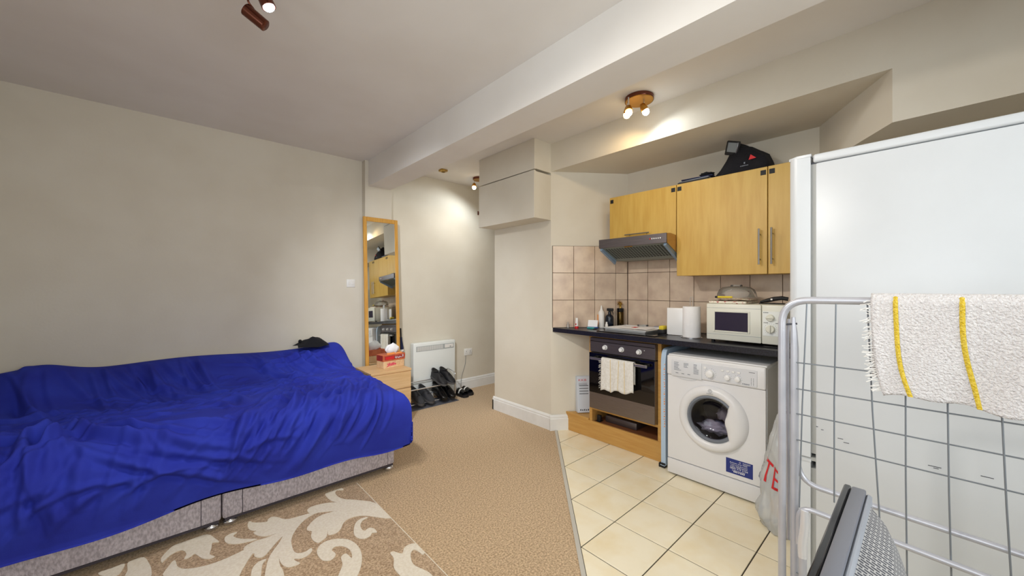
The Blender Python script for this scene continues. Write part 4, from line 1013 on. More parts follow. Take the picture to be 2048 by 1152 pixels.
# on top of the microwave
P = []
for i in range(25):
    row = []
    for j in range(15):
        u_, v_ = i / 24, j / 14; x, y = 2.775 + 0.26 * v_, 1.012 - 0.235 * u_
        row.append((x, y, MZ1 + 0.0315 + 0.005 * noise.noise((x * 30, y * 30, 0)) - 0.012 * max(0, u_ - 0.8) * 5 * 0.6))
    P.append(row)
clo = thing('folded_cloth', 'folded floral tea cloth on top of the microwave', 'cloth', (2.9, 0.9, MZ1))
part('top_fold', MB().grid(P).grid([[(p[0], p[1], p[2] - 0.014) for p in r] for r in P][::-1]), M['cloth_floral'], clo, ang=3)
part('bottom_fold', MB().rbox(2.772, 3.04, 0.782, 1.01, MZ1 + 0.0005, MZ1 + 0.0165, 0.006, 2), M['cloth_floral'], clo)
pen = thing('yellow_pen', 'yellow marker with black cap lying on the floral cloth', 'pen', (2.79, 0.93, MZ1 + 0.037))
part('barrel', MB().tube([(2.785, 0.958, MZ1 + 0.0435), (2.795, 0.868, MZ1 + 0.0435)], 0.0065, 10), M['yellow'], pen)
part('cap', MB().tube([(2.784, 0.972, MZ1 + 0.0435), (2.785, 0.956, MZ1 + 0.0435)], 0.0072, 10), M['black_matt'], pen)
dm = thing('plate_cover', 'clear plastic microwave plate cover resting on the floral cloth', 'plate cover', (2.94, 0.885, MZ1 + 0.0385))
part('dome', MB().lathe([(0.128, 0.0), (0.124, 0.004), (0.118, 0.03), (0.108, 0.055), (0.088, 0.070), (0.05, 0.078), (0.0, 0.079)], T(2.95, 0.890, MZ1 + 0.0385), 40, cap=False), M['clear'], dm)
part('lid_knob', MB().lathe([(0.036, 0.0), (0.038, 0.004), (0.034, 0.010), (0.0, 0.011)], T(2.95, 0.890, MZ1 + 0.117), 24), M['clear'], dm)
br = thing('black_grip_tool', 'black handled kitchen tool lying on the microwave beside the dome', 'kitchen tool', (2.95, 0.66, MZ1))
part('handle', MB().tube([(2.90, 0.735, MZ1 + 0.012), (2.905, 0.70, MZ1 + 0.022), (2.91, 0.66, MZ1 + 0.034), (2.915, 0.62, MZ1 + 0.04), (2.92, 0.585, MZ1 + 0.034)], 0.012, 10, rs=[0.005, 0.012, 0.014, 0.013, 0.012]), M['black_matt'], br)
part('blade', MB().rbox(2.885, 2.93, 0.60, 0.74, MZ1, MZ1 + 0.008, 0.003, 1), M['black_gloss'], br)
part('badge', MB().box(2.894, 2.897, 0.665, 0.675, MZ1 + 0.026, MZ1 + 0.036), M['plastic_white'], br, smooth=False)
single('loose_cable', MB().tube(bend([(2.90, 0.53, WT1 + 0.004), (2.76, 0.56, WT1 + 0.004), (2.72, 0.66, WT1 + 0.004), (2.745, 0.685, WT1 + 0.004), (2.748, 0.60, WT1 + 0.004), (2.77, 0.50, WT1 + 0.004)], 0.04), 0.0032, 6), M['black_matt'], 'black mains cable on the worktop in front of the microwave', 'cable')

# kitchen roll on a wire holder
kr = thing('kitchen_roll', 'white kitchen roll on an upright chrome wire holder', 'kitchen roll', (2.87, 1.165, WT1))
part('holder_base', MB().tube([(2.87 + 0.07 * math.cos(k * math.pi / 12), 1.165 + 0.07 * math.sin(k * math.pi / 12), WT1 + 0.003) for k in range(24)], 0.003, 6, closed=True), M['chrome'], kr)
part('holder_loop', MB().tube(bend([(2.87, 1.175, WT1 + 0.003), (2.87, 1.175, WT1 + 0.30), (2.87, 1.155, WT1 + 0.30), (2.87, 1.155, WT1 + 0.003)], 0.01), 0.0028, 6), M['chrome'], kr)
part('paper_roll', MB().lathe([(0.02, 0.006), (0.061, 0.006), (0.0615, 0.01), (0.060, 0.226), (0.0585, 0.23), (0.02, 0.23)], T(2.87, 1.165, WT1), 36), M['paper'], kr)
wbx = thing('white_board', 'white cutting board standing upright beside the kitchen roll', 'chopping board', (2.95, 1.30, WT1))
part('board', MB().rbox(-0.006, 0.006, -0.075, 0.075, 0, 0.21, 0.003, 2).xf(T(2.92, 1.295, WT1 + 0.002) @ RZ(0.15) @ RY(0.03)), M['white_gloss_pl'], wbx)

# hob, tray and its papers
hb = thing('ceramic_hob', 'flat black ceramic hob set on the worktop under the white tray', 'hob', (2.92, 1.64, WT1))
part('glass_top', MB().rbox(2.69, 3.17, 1.36, 1.88, WT1, WT1 + 0.007, 0.002, 1), M['black_gloss'], hb)
tr = thing('serving_tray', 'large white tray lying on the black hob', 'tray', (2.95, 1.72, WT1 + 0.007))
TR = [floor_pt(1203, 654.5, 0.965), floor_pt(1288, 665.5, 0.965), floor_pt(1320, 658, 0.965), floor_pt(1234, 651, 0.965)]
TR = [(2.80, 1.885), (2.775, 1.475), (3.11, 1.455), (3.13, 1.865)]
cxy = (sum(p[0] for p in TR) / 4, sum(p[1] for p in TR) / 4)
ins = lambda k: [(cxy[0] + (p[0] - cxy[0]) * k, cxy[1] + (p[1] - cxy[1]) * k) for p in TR]
mb = MB(); o_, i_ = ins(1.0), ins(0.93); b_ = ins(0.9); z = WT1 + 0.0075
mb.add([(p[0], p[1], z) for p in b_] + [(p[0], p[1], z + 0.018) for p in o_] + [(p[0], p[1], z + 0.021) for p in o_] + [(p[0], p[1], z + 0.021) for p in i_] + [(p[0], p[1], z + 0.004) for p in ins(0.88)],
       [(3, 2, 1, 0)] + [(4 * r + k, 4 * r + (k + 1) % 4, 4 * (r + 1) + (k + 1) % 4, 4 * (r + 1) + k) for r in range(4) for k in range(4)] + [(16, 17, 18, 19)])
part('tray_body', mb, M['white_gloss_pl'], tr, smooth=False)
sh1 = thing('paper_sheet', 'white leaflet with a red mark lying on the tray', 'paper', (2.95, 1.66, z + 0.021))
part('sheet', MB().box(-0.11, 0.11, -0.15, 0.15, 0, 0.0012).xf(T(2.95, 1.67, z + 0.0215) @ RZ(0.1)), M['paper'], sh1, smooth=False)
part('red_mark', MB().box(-0.03, 0.05, -0.018, 0.022, 0.0012, 0.0016).xf(T(2.95, 1.67, z + 0.0215) @ RZ(0.1)), M['red_print'], sh1, smooth=False)
single('spectacle_case', MB().rbox(3.135, 3.175, 1.50, 1.60, WT1 + 0.0075, WT1 + 0.035, 0.01, 3), M['carton_side'], 'small grey case behind the tray against the tiles', 'case')
single('clear_dish', MB().lathe([(0.03, 0), (0.045, 0.012), (0.05, 0.03), (0.047, 0.03), (0.042, 0.014), (0.0, 0.006)], T(3.14, 1.70, WT1 + 0.0075), 24), M['clear'], 'small clear plastic dish behind the tray', 'dish')
bb = thing('sponge_holder', 'black sponge holder with a yellow sponge by the white board', 'sponge holder', (2.90, 1.40, WT1))
part('holder', MB().rbox(2.86, 2.95, 1.375, 1.425, WT1 + 0.0075, WT1 + 0.04, 0.004, 2), M['black_matt'], bb)
part('sponge', MB().rbox(2.87, 2.94, 1.38, 1.42, WT1 + 0.036, WT1 + 0.068, 0.008, 2), M['yellow'], bb)

def bottle(name, label, cat, x, y, prof, m, z=WT1, n=20):
    return single(name, MB().lathe(prof, T(x, y, z), n), m, label, cat, base=(x, y, z))
bottle('vial', 'tiny clear bottle at the far end of the worktop', 'bottle', 2.712, 2.205, [(0.012, 0), (0.013, 0.004), (0.013, 0.03), (0.008, 0.038), (0.008, 0.055), (0.0, 0.056)], M['clear'])
tb = thing('ointment_tube', 'white squeeze tube standing on its red cap', 'tube', (2.757, 2.14, WT1))
part('cap', MB().lathe([(0.017, 0), (0.017, 0.018), (0.014, 0.02)], T(2.757, 2.14, WT1), 18), M['red'], tb)
P = [[(2.757 + 0.0155 * math.cos(a) * (1 - 0.75 * v), 2.14 + 0.0155 * math.sin(a) * (1 - 0.15 * v), WT1 + 0.02 + 0.075 * v) for v in (0, .3, .6, .85, 1)] for a in [k * math.pi / 8 for k in range(16)]]
part('tube_body', MB().grid(P, closed_u=True), M['plastic_white'], tb)
part('print', MB().box(2.738, 2.7425, 2.132, 2.14, WT1 + 0.03, WT1 + 0.045), M['red_print'], tb, smooth=False)
nb = thing('note_block', 'white card propped open on a blue base', 'card', (2.88, 2.045, WT1))
part('blue_base', MB().rbox(2.835, 2.90, 2.005, 2.085, WT1, WT1 + 0.012, 0.002, 1), M['blue'], nb)
part('card', MB().box(-0.002, 0.002, -0.045, 0.045, 0, 0.062).xf(T(2.875, 2.05, WT1 + 0.013) @ RZ(0.35) @ RY(0.35)), M['paper'], nb, smooth=False)
single('glue_stick', MB().tube([(2.80, 2.05, WT1 + 0.008), (2.81, 1.985, WT1 + 0.008)], 0.0078, 10), M['teal'], 'teal pen lying in front of the white card', 'pen')
sc_ = thing('scissors', 'small scissors with clear loops on the worktop front', 'scissors', (2.80, 1.95, WT1))
for s_ in (-1, 1): part('loop', MB().tube([(2.80 + 0.013 * s_ + 0.011 * math.cos(k * .7), 1.965 + 0.017 * math.sin(k * .7), WT1 + 0.004) for k in range(9)], 0.003, 6, closed=True), M['black_matt'], sc_)
part('blades', MB().box(2.796, 2.804, 1.89, 1.95, WT1 + 0.002, WT1 + 0.005), M['chrome'], sc_, smooth=False)
wbt = thing('sauce_bottle', 'white squeezy bottle with pointed nozzle beside the spray bottle', 'bottle', (2.985, 2.02, WT1))
part('bottle_body', MB().lathe([(0.026, 0), (0.028, 0.005), (0.028, 0.14), (0.02, 0.155)], T(2.975, 2.022, WT1), 20), M['plastic_white'], wbt)
part('nozzle', MB().lathe([(0.017, 0.155), (0.012, 0.17), (0.006, 0.20), (0.003, 0.205)], T(2.975, 2.022, WT1), 16), M['plastic_white'], wbt)
part('orange_strip', MB().box(2.955, 2.962, 2.04, 2.052, WT1 + 0.02, WT1 + 0.12), M['orange'], wbt, smooth=False)
sb = thing('spray_bottle', 'black trigger spray bottle on the worktop by the tiles', 'spray bottle', (3.02, 1.965, WT1))
part('bottle_body', MB().lathe([(0.034, 0), (0.036, 0.006), (0.036, 0.095), (0.031, 0.112), (0.014, 0.125), (0.013, 0.145)], T(3.02, 1.965, WT1), 22), mat('spray_dark_blue', (16, 26, 40), 0.2), sb)
th = MB().rbox(-0.015, 0.015, -0.05, 0.032, 0.15, 0.178, 0.006, 2).tube([(0, -0.03, 0.152), (0, -0.045, 0.135), (0, -0.05, 0.115)], 0.005, 6).tube([(0, 0.0, 0.14), (0, 0, 0.155)], 0.014, 10)
part('trigger_head', th.xf(T(3.02, 1.965, WT1 + 0.02) @ RZ(0.15) @ Matrix.Diagonal((0.85, 0.72, 0.9, 1))), M['black_matt'], sb)
gl = thing('gold_ornament', 'gold and black cylinder topped with a gold starburst', 'ornament', (3.10, 1.945, WT1))
part('cylinder', MB().lathe([(0.029, 0), (0.031, 0.004), (0.031, 0.155), (0.028, 0.16)], T(3.115, 1.91, WT1), 26), mat('dark_bronze', (84, 66, 34), 0.22, 0.9), gl)
part('black_band', MB().lathe([(0.0315, 0.145), (0.032, 0.15), (0.032, 0.178), (0.02, 0.182)], T(3.115, 1.91, WT1), 26), M['black_gloss'], gl)
mb = MB().lathe([(0.01, 0.18), (0.006, 0.2), (0.012, 0.215), (0.014, 0.23), (0.0, 0.24)], T(3.115, 1.91, WT1), 14)
for k in range(14):
    a = k * 2 * math.pi / 14; mb.tube([(3.115 - 0.008, 1.91 + 0.012 * math.cos(a), WT1 + 0.222 + 0.012 * math.sin(a)), (3.115 - 0.012, 1.91 + 0.036 * math.cos(a), WT1 + 0.222 + 0.036 * math.sin(a))], 0.0025, 5, rs=[0.0035, 0.0008])
part('starburst', mb, M['gold'], gl)
bottle('small_white_bottle', 'little white bottle standing in front of the spray bottle', 'bottle', 2.958, 1.955, [(0.013, 0), (0.013, 0.035), (0.008, 0.042), (0.008, 0.058), (0.0, 0.059)], M['plastic_white'])

# clutter on top of the wall cabinets
CT = 2.106
bk = thing('black_holdall', 'black soft bag slumped on top of the wall cabinets', 'bag', (3.02, 0.86, CT))
P = []
prof = [(1.06, 0.0, .02), (1.03, 0.02, .06), (0.99, 0.055, .09), (0.955, 0.12, .10), (0.925, 0.185, .10), (0.885, 0.215, .10), (0.845, 0.195, .11), (0.80, 0.165, .12), (0.755, 0.135, .12), (0.715, 0.10, .11), (0.695, 0.055, .08), (0.69, 0.0, .02)]
for y, h_, dpt in prof:
    row = []
    for k in range(17):
        a = math.pi * k / 16; nn = 1 + 0.12 * noise.noise((y * 12, k * 0.5, 2))
        row.append((3.02 - 0.105 * math.cos(a) * min(1, dpt / 0.1) * nn, y, CT + max(0.004, (h_ + 0.012) * (math.sin(a) ** 0.6) * nn)))
    P.append(row)
part('bag_body', MB().grid(P), M['black_cloth'], bk, ang=2)
FL = T(2.925, 0.905, CT + 0.195) @ RX(math.radians(20)) @ RY(math.radians(-22)) @ Matrix.Scale(0.72, 4)
part('flap', MB().rbox(-0.012, 0.012, -0.062, 0.062, -0.085, 0.05, 0.010, 3).xf(FL), M['black_matt'], bk)
part('clear_pocket', MB().rbox(-0.0155, -0.011, -0.042, 0.044, -0.052, 0.036, 0.002, 1).xf(FL), mat('pocket_grey', (132, 138, 140), 0.25), bk)
part('pocket_trim', MB().rbox(-0.0175, -0.012, -0.05, -0.042, -0.06, 0.04, 0.002, 1).xf(FL), M['satin'], bk)
part('red_patch', MB().prism([(-0.02, -0.012), (0.025, -0.008), (-0.008, 0.022)], 0, 0.002, mx=FXN(2.912, 0.785, CT + 0.085)), M['red_print'], bk, smooth=False)
part('white_logo', dashes(MB(), 0.83, CT + 0.040, 0.05, 0.006, 2.911, 6).box(2.910, 2.912, 0.826, 0.834, CT + 0.052, CT + 0.064), M['print_grey'], bk, smooth=False)
for k, (zz, ry, mm, lab) in enumerate(((0.0, 0.02, M['black_matt'], 'dark flat folder at the bottom of the pile on the cabinets'), (0.0125, -0.04, M['print_grey'], 'grey magazine in the middle of the pile on the cabinets'), (0.0215, 0.06, M['navy'], 'navy leaflet on top of the pile on the cabinets'))):
    single('folder', MB().rbox(-0.12, 0.10, -0.11, 0.11, 0, 0.012 if k == 0 else 0.008, 0.002, 1).xf(T(3.03, 1.178 - 0.012 * k, CT + 0.0005 + zz) @ RZ(ry)), mm, lab, 'folder')
single('crumpled_pouch', blob((2.98, 1.10, CT + 0.050), (0.035, 0.045, 0.017), 4.4, 0.4), M['black_cloth'], 'small crumpled black pouch on the pile of folders', 'pouch', ang=3)

# ================================================================== CARRIER BAG ON THE TILES
cg = thing('carrier_bag', 'full translucent white carrier bag with red letters beside the washing machine', 'bag', (2.47, 0.545, 0))
def bagpt(a, v, d=0.0):
    z = 0.004 + 0.62 * v
    rx = (0.095 * (1 - v) ** 0.5 + 0.03) * (0.75 + 0.9 * min(v, 0.12) / 0.12 * 0.28); ry = (0.105 * (1 - v) ** 0.6 + 0.035) * (0.75 + 0.9 * min(v, 0.12) / 0.12 * 0.28)
    k = 1 + 0.34 * noise.noise((math.cos(a) * 1.6, math.sin(a) * 1.6, z * 7)) + 0.18 * noise.noise((math.cos(a) * 4, math.sin(a) * 4, z * 14))
    return (2.47 + (rx * k + d) * math.cos(a) + 0.05 * v, 0.512 + (ry * k * 0.9 + d) * math.sin(a), z)
P = [[bagpt(2 * math.pi * i / 48, j / 30) for j in range(31)] for i in range(48)]
part('film', MB().grid(P, closed_u=True).add([bagpt(2 * math.pi * i / 48, 0) for i in range(48)], [tuple(range(47, -1, -1))]), M['bagfilm'], cg, ang=3)
tmp = MB().text('TE', 1.0, Matrix.Identity(4)); lt = MB()
bmx = bmesh.new(); vv = [bmx.verts.new(p) for p in tmp.v]
for f_ in tmp.f:
    try: bmx.faces.new([vv[i] for i in f_])
    except ValueError: pass
bmesh.ops.triangulate(bmx, faces=bmx.faces[:]); bmesh.ops.subdivide_edges(bmx, edges=bmx.edges[:], cuts=2, use_grid_fill=True)
bmx.verts.index_update()
lt.add([bagpt(math.radians(152) + v.co.x * 0.95, 0.47 + v.co.y * 0.26 + v.co.x * -0.07, 0.003) for v in bmx.verts], [[v.index for v in f_.verts] for f_ in bmx.faces]); bmx.free()
part('red_letters', lt, M['red_print'], cg, smooth=False)
single('blue_packet', blob((2.47, 0.52, 0.235), (0.05, 0.055, 0.03), 2.2, 0.3), M['blue'], 'blue packet inside the carrier bag', 'packet', ang=3)
single('cream_packet', blob((2.465, 0.52, 0.12), (0.055, 0.055, 0.06), 6.1, 0.25), M['tissue_cream'], 'cream packet at the bottom of the carrier bag', 'packet', ang=3)

# ================================================================== CLOTHES AIRER WITH TOWEL
ar = thing('clothes_airer', 'folded grey tube clothes airer standing in front of the fridge', 'clothes airer', (1.46, 0.0, 0))
AX = 1.45
part('outer_frame', MB().tube(bend([(AX, 0.307, 0.0), (AX, 0.307, 1.272), (AX, -0.33, 1.276), (AX, -0.33, 0.0)], 0.075, 8), 0.0108, 12), M['airer'], ar)
part('inner_leg', MB().tube([(AX + 0.012, 0.277, 0.0), (AX + 0.012, 0.277, 1.12), (AX + 0.012, 0.278, 1.17), (AX + 0.012, 0.28, 1.218)], 0.0112, 12, rs=[0.0112, 0.0112, 0.009, 0.005]), M['airer'], ar)
part('inner_leg', MB().tube([(AX + 0.012, -0.30, 0.0), (AX + 0.012, -0.30, 1.12), (AX + 0.012, -0.30, 1.17), (AX + 0.012, -0.30, 1.218)], 0.0112, 12, rs=[0.0112, 0.0112, 0.009, 0.005]), M['airer'], ar)
part('pivot_pin', MB().tube([(AX, 0.312, 1.192), (AX + 0.012, 0.27, 1.198)], 0.003, 6), M['print_dark'], ar)
part('thin_stay', MB().tube([(AX + 0.03, 0.296, 0.5), (AX + 0.03, 0.298, 1.16), (AX + 0.03, 0.295, 1.21)], 0.0045, 8), M['airer'], ar)
part('lower_rail', MB().tube(bend([(AX + 0.02, 0.275, 0.80), (AX + 0.02, 0.262, 0.70), (AX + 0.02, -0.31, 0.684)], 0.06, 6), 0.008, 10), M['airer'], ar)
part('lower_rail', MB().tube(bend([(AX - 0.01, 0.262, 0.52), (AX - 0.01, 0.262, 0.638), (AX - 0.01, -0.31, 0.612)], 0.04, 6), 0.008, 10), M['airer'], ar)
part('lower_rail', MB().tube([(AX - 0.01, 0.262, 0.33), (AX - 0.01, -0.31, 0.33)], 0.008, 10), M['airer'], ar)
part('joint_sleeve', MB().tube([(AX - 0.012, 0.246, 0.632), (AX - 0.012, 0.247, 0.58), (AX - 0.012, 0.253, 0.53), (AX - 0.012, 0.252, 0.485)], 0.012, 12, rs=[0.011, 0.0125, 0.0125, 0.012]), mat('polished_sleeve', (232, 232, 234), 0.25, 0.4), ar, label='shiny chrome joint sleeve')
part('support_leg', MB().tube([(AX - 0.012, 0.252, 0.49), (AX - 0.012, 0.252, 0.0)], 0.0105, 12), M['airer'], ar)
for (yt, zt), (yb, zb) in (((0.243, 1.268), (0.262, 0.63)), ((0.175, 1.268), (0.179, 0.68)), ((0.108, 1.268), (0.083, 0.67)), ((0.034, 1.268), (0.029, 0.33)), ((-0.037, 1.268), (-0.050, 0.33)), ((-0.115, 1.268), (-0.148, 0.33)), ((-0.19, 1.268), (-0.215, 0.33)), ((-0.26, 1.268), (-0.275, 0.33))):
    part('wire', MB().tube([(AX - 0.003, yt, zt), (AX - 0.003, (yt + yb) / 2 + 0.002, (zt + zb) / 2), (AX - 0.003, yb, zb)], 0.0021, 6), M['wire'], ar)
for z in (1.077, 0.995, 0.917, 0.836, 0.42):
    part('cross_wire', MB().tube([(AX + 0.004, 0.279, z), (AX + 0.004, 0.0, z - 0.001), (AX + 0.004, -0.302, z)], 0.002, 6), M['wire'], ar)

# towel
P = []; NY, NV = 70, 40; rnd = random.Random(8)
for i in range(NY + 1):
    u_ = i / NY; y = 0.100 - 0.42 * u_; row = []
    zb = 1.022 + 0.006 * math.sin(u_ * 9) + 0.004 * math.sin(u_ * 23)
    for j in range(10): row.append((AX + 0.0165, y, 1.06 + (1.272 - 1.06) * j / 9))
    for j in range(1, 8): a = math.pi * j / 8; row.append((AX + 0.0165 * math.cos(a), y, 1.274 + 0.0165 * math.sin(a)))
    for j in range(NV + 1):
        v = j / NV
        wv = 0.010 * v * math.sin(u_ * 7 + v * 2.5 + 0.5) + 0.005 * v * math.sin(u_ * 19 + v * 5)
        row.append((AX - 0.0165 - 0.012 * v - wv - 0.004, y - 0.026 * v ** 2.2 - 0.003 * math.sin(v * 6 + u_ * 8) * v, 1.274 + (zb - 1.274) * v))
    P.append(row)
tw = single('striped_towel', MB().grid(P), M['towel'], 'thick white towel with yellow stripes hung over the airer', 'towel', ang=3)
tw.modifiers.new('thickness', 'SOLIDIFY').thickness = 0.005
for uc in (0.128, 0.392, 0.70):
    k = int(uc * NY); f0 = 0.0045
    rows_ = []
    for dd_ in (-0.0048, -0.002, 0.002, 0.0048): rows_.append([(p[0] - 0.0068 + (0.001 if abs(dd_) > .003 else -0.001), p[1] + dd_, p[2]) for p in P[k][13:]])
    part('yellow_stripe', MB().grid(rows_), M['towel_y'], tw, ang=3)
mb = MB()
for k in range(80):
    v = rnd.random(); j = 17 + int(v * (NV - 1)); p = P[0][j]
    e = Vector((p[0] + rnd.uniform(-.006, .004), p[1] + rnd.uniform(0.008, 0.024), p[2] - rnd.uniform(-0.004, 0.010)))
    mb.tube([p, ((p[0] + e.x) / 2, (p[1] + e.y) / 2, (p[2] + e.z) / 2 + rnd.uniform(-.003, .004)), e], 0.0014, 5)
part('fringe', mb, M['plastic_white'], tw, kind='stuff')

# ================================================================== TELEVISION beside the camera, seen from above and behind
tv = thing('television', 'grey flat television with vented bulging back beside the airer', 'television', (0.64, 0.05, 0.45))
TX0, TX1, TZ = 0.34, 0.922, 0.95
part('screen_bezel', MB().rbox(TX0, TX1, 0.090, 0.100, 0.53, TZ, 0.002, 1), M['black_gloss'], tv)
part('frame', MB().rbox(TX0, TX1, 0.070, 0.0895, 0.53, TZ, 0.003, 2), M['tv_grey'], tv)
part('frame_edge', MB().rbox(TX0 + 0.002, TX1 - 0.002, 0.062, 0.0705, 0.535, TZ - 0.006, 0.003, 1), M['tv_edge'], tv)
P = []; NU, NV = 40, 26
for i in range(NU + 1):
    u_ = i / NU * 2 - 1; row = []
    for j in range(NV + 1):
        v = j / NV * 2 - 1
        b_ = max(0, 1 - abs(u_) ** 2.0) ** 0.33 * max(0, 1 - abs(v) ** 4.0) ** 0.45
        row.append((0.631 + u_ * 0.262, 0.063 - 0.066 * b_, 0.735 + v * 0.20))
    P.append(row)
vb = MB().grid(P); bk_ = part('vented_back', vb, M['vent'], tv, ang=1.5)
uvl = bk_.data.uv_layers.new(name='UVMap')
for lp in bk_.data.loops:
    c_ = bk_.data.vertices[lp.vertex_index].co; uvl.data[lp.index].uv = (c_.x, c_.z + c_.y)
part('stand', MB().rbox(0.56, 0.70, 0.05, 0.09, 0.46, 0.54, 0.005, 2).rbox(0.48, 0.78, -0.02, 0.14, 0.45, 0.465, 0.006, 2), M['tv_grey'], tv)
tb = thing('television_table', 'low black table carrying the television', 'table', (0.63, 0.02, 0))
part('table_top', MB().rbox(0.30, 0.96, -0.17, 0.20, 0.425, 0.45, 0.004, 2), M['black_matt'], tb)
for x in (0.33, 0.93):
    for y in (-0.14, 0.17): part('leg', MB().rbox(x - 0.018, x + 0.018, y - 0.018, y + 0.018, 0.001, 0.425, 0.003, 1), M['black_matt'], tb)

# ================================================================== RUG
rg = thing('area_rug', 'beige rug with cream scrolling leaf pattern beside the bed', 'rug', (0.2, 1.8, 0))
RX0, RX1, RY0, RY1 = -0.74, 0.936, 0.62, 2.56
part('pile', MB().rbox(RX0, RX1, RY0, RY1, 0.0005, 0.011, 0.004, 2), M['rug'], rg)
part('edge_binding', MB().box(RX1 - 0.002, RX1 + 0.003, RY0, RY1, 0.001, 0.010), M['rug_cream'], rg, smooth=False)
c2 = lambda L: [(480 + x / 4.876, 960 + y / 4.876) for x, y in L]
c1 = lambda L: [(180 + x / 5.389, 960 + y / 5.389) for x, y in L]
MOT = [
 c2([(1475,392),(1340,250),(1130,215),(1020,208),(960,185),(930,150),(945,120),(1010,118),(985,92),(940,100),(835,150),(850,190),(900,228),(950,238),(860,243),(780,258),(700,280),(660,308),(660,330),(690,347),(800,335),(920,325),(800,362),(720,412),(660,480),(655,512),(700,522),(692,570),(712,612),(760,637),(800,615),(845,575),(858,500),(862,560),(940,540),(985,495),(1010,440),(1060,400),(1140,375),(1240,370)]),
 c2([(760,338),(690,347),(590,372),(480,402),(420,402),(370,385),(310,382),(270,410),(265,428),(200,437),(130,437),(95,425),(75,450),(80,490),(110,515),(160,520),(130,540),(180,568),(260,572),(355,545),(250,590),(150,620),(60,665),(35,695),(40,715),(78,712),(40,745),(0,760),(-60,800),(-30,830),(40,800),(90,760),(140,740),(140,770),(190,785),(240,765),(290,710),(340,650),(415,572),(380,640),(320,720),(280,790),(255,880),(240,1010),(300,1080),(420,1060),(430,960),(415,900),(390,860),(380,790),(400,840),(450,875),(510,872),(585,840),(540,815),(530,795),(600,790),(670,755),(705,710),(690,690),(640,725),(570,740),(530,725),(510,680),(500,620),(515,560),(550,500),(600,440),(660,390),(720,355)]),
 c2([(750,740),(760,690),(800,645),(870,612),(960,598),(1050,605),(1120,640),(1170,700),(1190,780),(1180,870),(1140,970),(1060,1080),(960,1120),(930,1040),(975,920),(1000,850),(985,790),(1000,760),(1040,745),(1090,790),(1085,730),(1050,690),(990,670),(930,675),(895,710),(935,750),(900,800),(840,815),(790,800)]),
 c2([(1250,385),(1180,400),(1130,440),(1110,500),(1115,560),(1150,590),(1210,598),(1270,570),(1290,540),(1335,535),(1310,500),(1260,490),(1215,520),(1185,500),(1175,460),(1195,420)]),
 c2([(1465,740),(1500,725),(1580,745),(1600,690),(1650,655),(1720,645),(1780,680),(1805,720),(1785,755),(1750,730),(1700,705),(1670,730),(1665,780),(1690,850),(1760,890),(1850,935),(1900,1010),(1820,1060),(1650,1040),(1560,960),(1500,880),(1500,790)]),
 c1([(775,920),(765,880),(800,830),(870,760),(960,700),(1100,650),(1200,615),(1290,620),(1350,660),(1390,695),(1320,705),(1310,760),(1290,830),(1345,855),(1280,880),(1200,870),(1130,825),(1080,860),(1015,880),(1040,830),(1010,790),(960,790),(880,830),(820,880)]),
 c1([(1585,590),(1520,605),(1460,640),(1450,680),(1480,710),(1560,718),(1680,700),(1800,665),(1660,665),(1570,650),(1545,625)]),
 c1([(800,1090),(850,960),(915,895),(940,960),(1000,990),(1100,985),(1250,955),(1400,905),(1550,840),(1680,780),(1760,800),(1700,900),(1640,1000),(1560,1100),(1200,1160)]),
 c1([(90,1035),(230,985),(370,935),(350,1000),(290,1060),(150,1070)]),
 c1([(405,1010),(405,930),(480,890),(580,865),(630,920),(660,990),(650,1080),(500,1130),(380,1080)]),
 c2([(110,936),(130,880),(180,830),(260,800),(220,850),(205,960),(190,1060),(110,1040)]),
]
CXR, CYR = 0.11, 1.62
for k, L in enumerate(MOT):
    W_ = [floor_pt(x, y) for x, y in L]
    sm = smooth_poly(W_, 3)
    sm = [(min(max(p[0], RX0 + 0.006), RX1 - 0.003), min(max(p[1], RY0), RY1 - 0.006)) for p in sm]
    part('leaf_motif', MB().prism(sm, 0.009, 0.0135 + 0.0002 * k), M['rug_cream'], rg, smooth=False)
    if k in (0, 1, 2, 3, 5):
        rot = [(2 * CXR - p[0], 2 * CYR - p[1]) for p in sm]
        rot = [(max(p[0], RX0 + 0.006), max(p[1], RY0 + 0.006)) for p in rot]
        part('leaf_motif', MB().prism(rot, 0.009, 0.0135 + 0.0002 * k), M['rug_cream'], rg, smooth=False)

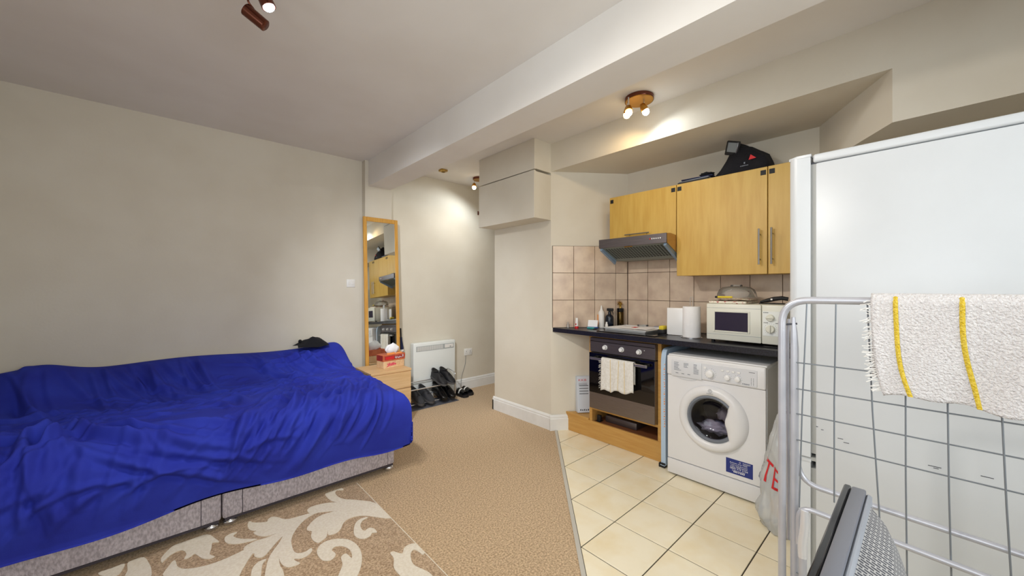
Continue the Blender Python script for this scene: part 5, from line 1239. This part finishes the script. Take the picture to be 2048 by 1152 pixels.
# ================================================================== LIGHT FITTINGS
def bulb_light(loc, aim, power, col, size=0.025, angle=120, blend=0.6):
    l = bpy.data.lights.new('lamp_light', 'SPOT'); l.energy = power; l.color = col; l.shadow_soft_size = size
    l.spot_size = math.radians(angle); l.spot_blend = blend
    o = bpy.data.objects.new('lamp_light', l); COL.objects.link(o); o.location = loc
    o.rotation_euler = (Vector(aim) - Vector(loc)).to_track_quat('-Z', 'Y').to_euler()
WARM, COOL = (1.0, 0.72, 0.38), (0.86, 0.94, 1.0)
def fitting(name, label, c, rad, heads):
    t = thing(name, label, 'ceiling light', (c[0], c[1], CEIL - 0.028))
    part('plate', MB().lathe([(rad * 0.96, -0.028), (rad, -0.024), (rad, 0.0)], T(c[0], c[1], CEIL), 40), M['brass'], t)
    part('plate_rim', MB().lathe([(rad + 0.0005, -0.026), (rad + 0.002, -0.024), (rad + 0.002, -0.001), (rad + 0.0005, 0.0)], T(c[0], c[1], CEIL), 40, cap=False), M['bronze'], t)
    for (p, aim, warm, pw) in heads:
        p = Vector(p); d = (Vector(aim) - p).normalized()
        hd_ = part('lamp_holder', MB().lathe([(0.014, -0.03), (0.02, -0.02), (0.024, 0.0), (0.026, 0.02), (0.022, 0.02), (0.018, 0.0)], between(p, p + d), 20), M['brass'], t)
        part('arm', MB().tube([(p.x, p.y, CEIL - 0.027), (p.x, p.y, p.z + 0.02)], 0.005, 8), M['chrome'], hd_)
        part('bulb', MB().lathe([(0.016, 0.004), (0.022, 0.020), (0.0235, 0.032), (0.019, 0.045), (0.010, 0.052), (0.0, 0.054)], between(p, p + d), 18), M['bulb_warm'] if warm else M['bulb_cool'], hd_)
        bulb_light(p + d * 0.058, aim, pw, WARM if warm else COOL, 0.02, 165, 0.6)
    return t
LAMPK = [((2.385, 1.405, 2.555), (2.42, 1.46, 2.40), True, 4.5), ((2.33, 1.365, 2.53), (2.28, 1.33, 2.40), True, 5), ((2.425, 1.305, 2.55), (2.47, 1.25, 2.40), False, 4)]
fitting('ceiling_light', 'round bronze ceiling light with three lit spots over the kitchen', (2.435, 1.345), 0.095,
        LAMPK)
fitting('ceiling_light', 'round bronze ceiling light in the hall beyond the overhead cupboard', (2.79, 3.635), 0.075,
        [((2.735, 3.665, 2.545), (2.65, 3.55, 2.2), True, 5), ((2.83, 3.60, 2.545), (2.2, 3.9, 1.0), False, 15)])
# bar light over the bed end of the room, only its last two heads reach into view; unseen lit heads added to brighten the room
bl = thing('bar_spotlight', 'bronze spotlight bar on the main ceiling with swivel heads', 'ceiling light', (0.10, 1.72, CEIL - 0.05))
part('bar', MB().rbox(-0.01, 0.018, -0.46, 0.46, -0.03, 0.0, 0.006, 2).xf(T(0.255, 1.62, CEIL) @ RZ(0.12)), M['bronze'], bl)
for (p, aim, lit) in (((0.295, 2.03, 2.525), (0.13, 2.09, 2.65), False), ((0.30, 1.86, 2.525), (0.55, 1.75, 1.9), True), ((0.22, 1.50, 2.525), (2.35, 4.0, 0.7), 'hall'), ((0.20, 1.28, 2.525), (0.5, 1.0, 1.9), True)):
    p = Vector(p); d = (Vector(aim) - p).normalized(); mx = between(p, p + d)
    hd_ = part('spot_head', MB().lathe([(0.020, -0.05), (0.026, -0.046), (0.0275, 0.045), (0.025, 0.045), (0.022, 0.02)], mx, 24), M['bronze'], bl)
    part('arm', MB().tube(bend([(p.x - 0.03, p.y - 0.01, CEIL - 0.015), (p.x - 0.03, p.y - 0.01, p.z + 0.05), (p.x, p.y, p.z + 0.03), (p.x, p.y, p.z)], 0.015), 0.0045, 8), M['bronze'], hd_)
    part('bulb', MB().lathe([(0.019, 0.02), (0.022, 0.046), (0.018, 0.052), (0.0, 0.054)], mx, 18), M['bulb_cool'] if lit else M['plastic_white'], hd_)
    if lit == 'hall': bulb_light(p + d * 0.085, aim, 150, (0.92, 0.96, 1.0), 0.06, 62, 1.0)  # strong beam from an unseen head, added to brighten the hall wall
    elif lit: bulb_light(p + d * 0.085, aim, 44, (1.0, 0.95, 0.88), 0.05, 140, 0.6)
